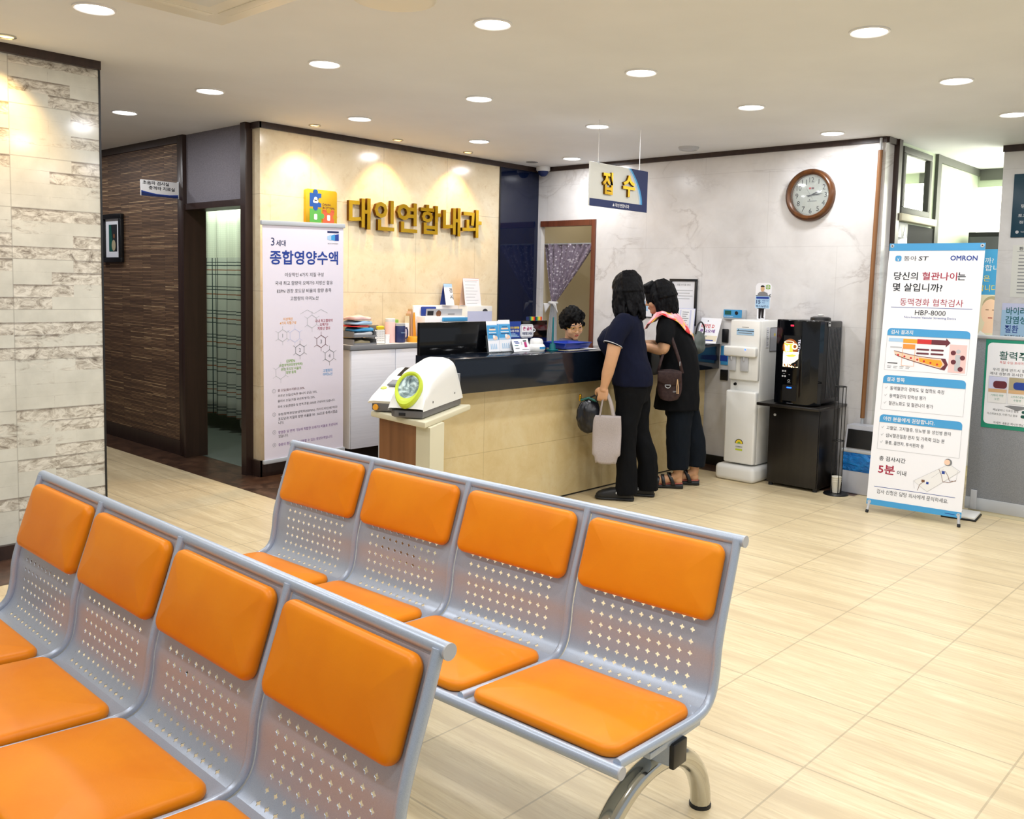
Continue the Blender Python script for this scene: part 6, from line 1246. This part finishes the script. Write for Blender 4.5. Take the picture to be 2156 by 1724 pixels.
b = B(); b.grid(lambda u, v: (-.040-.006*math.sin(PI*v), -.086+.172*u, .205-.075*v-.03*v*math.sin(PI*u)), 20, 8, 'brown_leather_bag'); b.build('flap', t, sharp=0, solid=.004)
b = B(); b.tube([(-.050, .010+.020*math.cos(PI*k/10), .105-.022*math.sin(PI*k/10)) for k in range(11)], .003, 'silver', 8, closed=True); b.build('buckle', t, sharp=0)
for k, y in enumerate((-.055, -.066)): b = B(); b.tube([(-.048, -.058, .150), (-.054, y, .10), (-.052, y-.004, .045)], .0035, 'tan', 6); b.build('tassel', t, sharp=0)
b = B(); b.text('GIFI', 'light_grey', frame((-.0445, -.028, .058), (0, -1, 0), (0, 0, 1)), 0, 0, h=.010); b.build('logo_print', t)
b = B(); A_ = cr([(-.005, -.088, .19), (-.02, -.062, .29), (.01, -.012, .42), (.045, .030, .52), (.085, .045, .575), (.125, .06, .588)], 6); b.tube(A_, .0125, 'brown_leather_bag', 8, flat=.28, up=(1, 0, 0)); b.build('strap', t, sharp=0)
b = B(); b.tube(cr([(0, .088, .19), (-.012, .075, .25), (.02, .05, .35)], 5), .010, 'brown_leather_bag', 8, flat=.28, up=(1, 0, 0)); b.build('strap', t, sharp=0)
b = B(); b.tube([(-.016+.012*math.cos(2*PI*k/12), -.070, .262+.016*math.sin(2*PI*k/12)) for k in range(12)], .003, 'silver', 6, closed=True); b.build('strap_ring', t, sharp=0)
t = thing('green_handbag', 'grey green handbag behind the back of the shorter woman at the counter', 'bag', (6.20, 3.88, 1.0), 0)
b = B(); b.ball((0, 0, .085), (.085, .055, .090), 'bag_green', I4, 22, 14); b.ball((0, 0, .04), (.10, .055, .05), 'bag_green', I4, 22, 14); fuse(b, 'bag_body', 'bag_green', t, .008, 4, .008, 18)
b = B(); b.tube(cr([(-.06, -.02, .15), (-.05, -.03, .22), (0, -.03, .245), (.05, -.03, .20), (.06, -.02, .14)], 6), .006, 'black', 8); b.build('handle', t, sharp=0)

# --- receptionist behind the counter
w3 = thing('person', 'receptionist with short curly black hair and glasses looking down behind the counter', 'person', (5.95, 5.02, 0), math.radians(178))
HD = T(0, .050, 1.178) @ RZ(math.radians(-26)) @ RY(math.radians(8)) @ RX(math.radians(-20)) @ Matrix.Scale(1.04, 4)
b = B(); head(b, HD, 'skin_light', 1.0)
stack(b, [(.46, 0, -.05, .16, .11), (.60, 0, -.05, .15, .11), (.80, 0, -.03, .15, .11), (.93, 0, -.01, .17, .10), (1.0, 0, .0, .15, .07), (1.04, 0, .005, .07, .05)])
for sx in (-1, 1):
    limb(b, [(sx*.165, .0, .965), (sx*.21, .03, .85), (sx*.20, .12, .79), (sx*.11, .24, .80)], [.052, .046, .038, .026]); hand(b, T(sx*.11, .24, .80) @ RX(-1.5) @ RZ(PI/2), 'skin_light', .4)
    limb(b, [(sx*.09, -.03, .50), (sx*.10, .18, .50), (sx*.10, .36, .48), (sx*.10, .36, .25), (sx*.10, .34, .09)], [.085, .075, .055, .045, .035]); foot(b, sx*.10, .34, 'skin_light', False, .02)
fuse(b, 'body', 'skin_light', w3, .0065, 3)
b = B(); stack(b, [(.50, 0, -.05, .175, .125), (.65, 0, -.05, .165, .125), (.80, 0, -.03, .165, .128), (.92, 0, -.01, .182, .115), (.995, 0, .0, .165, .088), (1.04, 0, .002, .10, .070), (1.055, 0, .004, .075, .062)], 'grey_blouse')
for sx in (-1, 1): limb(b, [(sx*.155, .0, .96), (sx*.20, .02, .87), (sx*.205, .08, .805)], [.066, .062, .058], 'grey_blouse')
fuse(b, 'blouse', 'grey_blouse', w3, .008, 4, .006, 12, 2)
b = B()
for sx in (-1, 1): limb(b, [(sx*.09, -.05, .50), (sx*.10, .18, .50), (sx*.10, .36, .48), (sx*.10, .365, .25), (sx*.10, .34, .10)], [.105, .09, .07, .06, .055], 'black_cloth')
fuse(b, 'trousers', 'black_cloth', w3, .010, 3)
for sx in (-1, 1): b = B(); shoe_loft(b, [(-.05, .03, .05, 0), (-.02, .042, .06, 0), (.08, .044, .06, 0), (.16, .046, .045, 0), (.20, .03, .03, 0)], 'black', T(sx*.10, .345, 0)); b.build('shoe', w3, sharp=50)
b = B(); rr = random.Random(5); b.ball((0, -.014, .030), (.088, .104, .104), 'curly_hair', HD, 24, 16)
for k in range(230):
    u, v = rr.uniform(-.55, 1), rr.uniform(0, 2*PI); q = math.sqrt(max(0, 1-u*u)); p_ = Vector((.094*q*math.cos(v), .108*q*math.sin(v)-.012, .032+.108*u))
    if p_.y > .045 and p_.z < .062: continue
    if p_.z < -.01 and p_.y > .0: continue
    b.ball(p_, rr.uniform(.013, .021), 'curly_hair', HD, 8, 6)
fuse(b, 'hair', 'curly_hair', w3, .006, 1, .006, 60, 3)
eye_parts(w3, HD, True)
b = B(HD)
for sx in (-1, 1): b.tube([(sx*.031+.024*math.cos(2*PI*k/20), .098+.0*k, -.001+.021*math.sin(2*PI*k/20)) for k in range(20)], .0013, 'gold_metal', 6, closed=True); b.tube([(sx*.055, .097, .006), (sx*.074, .06, .008), (sx*.078, .0, .006)], .0013, 'gold_metal', 6)
b.tube([(-.008, .100, .004), (0, .103, .007), (.008, .100, .004)], .0013, 'gold_metal', 6); b.build('glasses', w3, sharp=0)
t = thing('office_chair', 'office chair under the receptionist', 'chair', (5.95, 5.05, 0), 0)
b = B(); b.box(-.22, .22, -.22, .20, .34, .395, 'black', .02); b.build('seat', t); b = B(); b.cyl((0, 0, .05), (0, 0, .34), .03, 'chrome'); b.build('column', t)
for k in range(5): a = 2*PI*k/5+.6; b = B(); b.tube([(0, 0, .07), (.25*math.cos(a), .25*math.sin(a), .03)], [.022, .03], 'black', 8); b.build('foot', t)
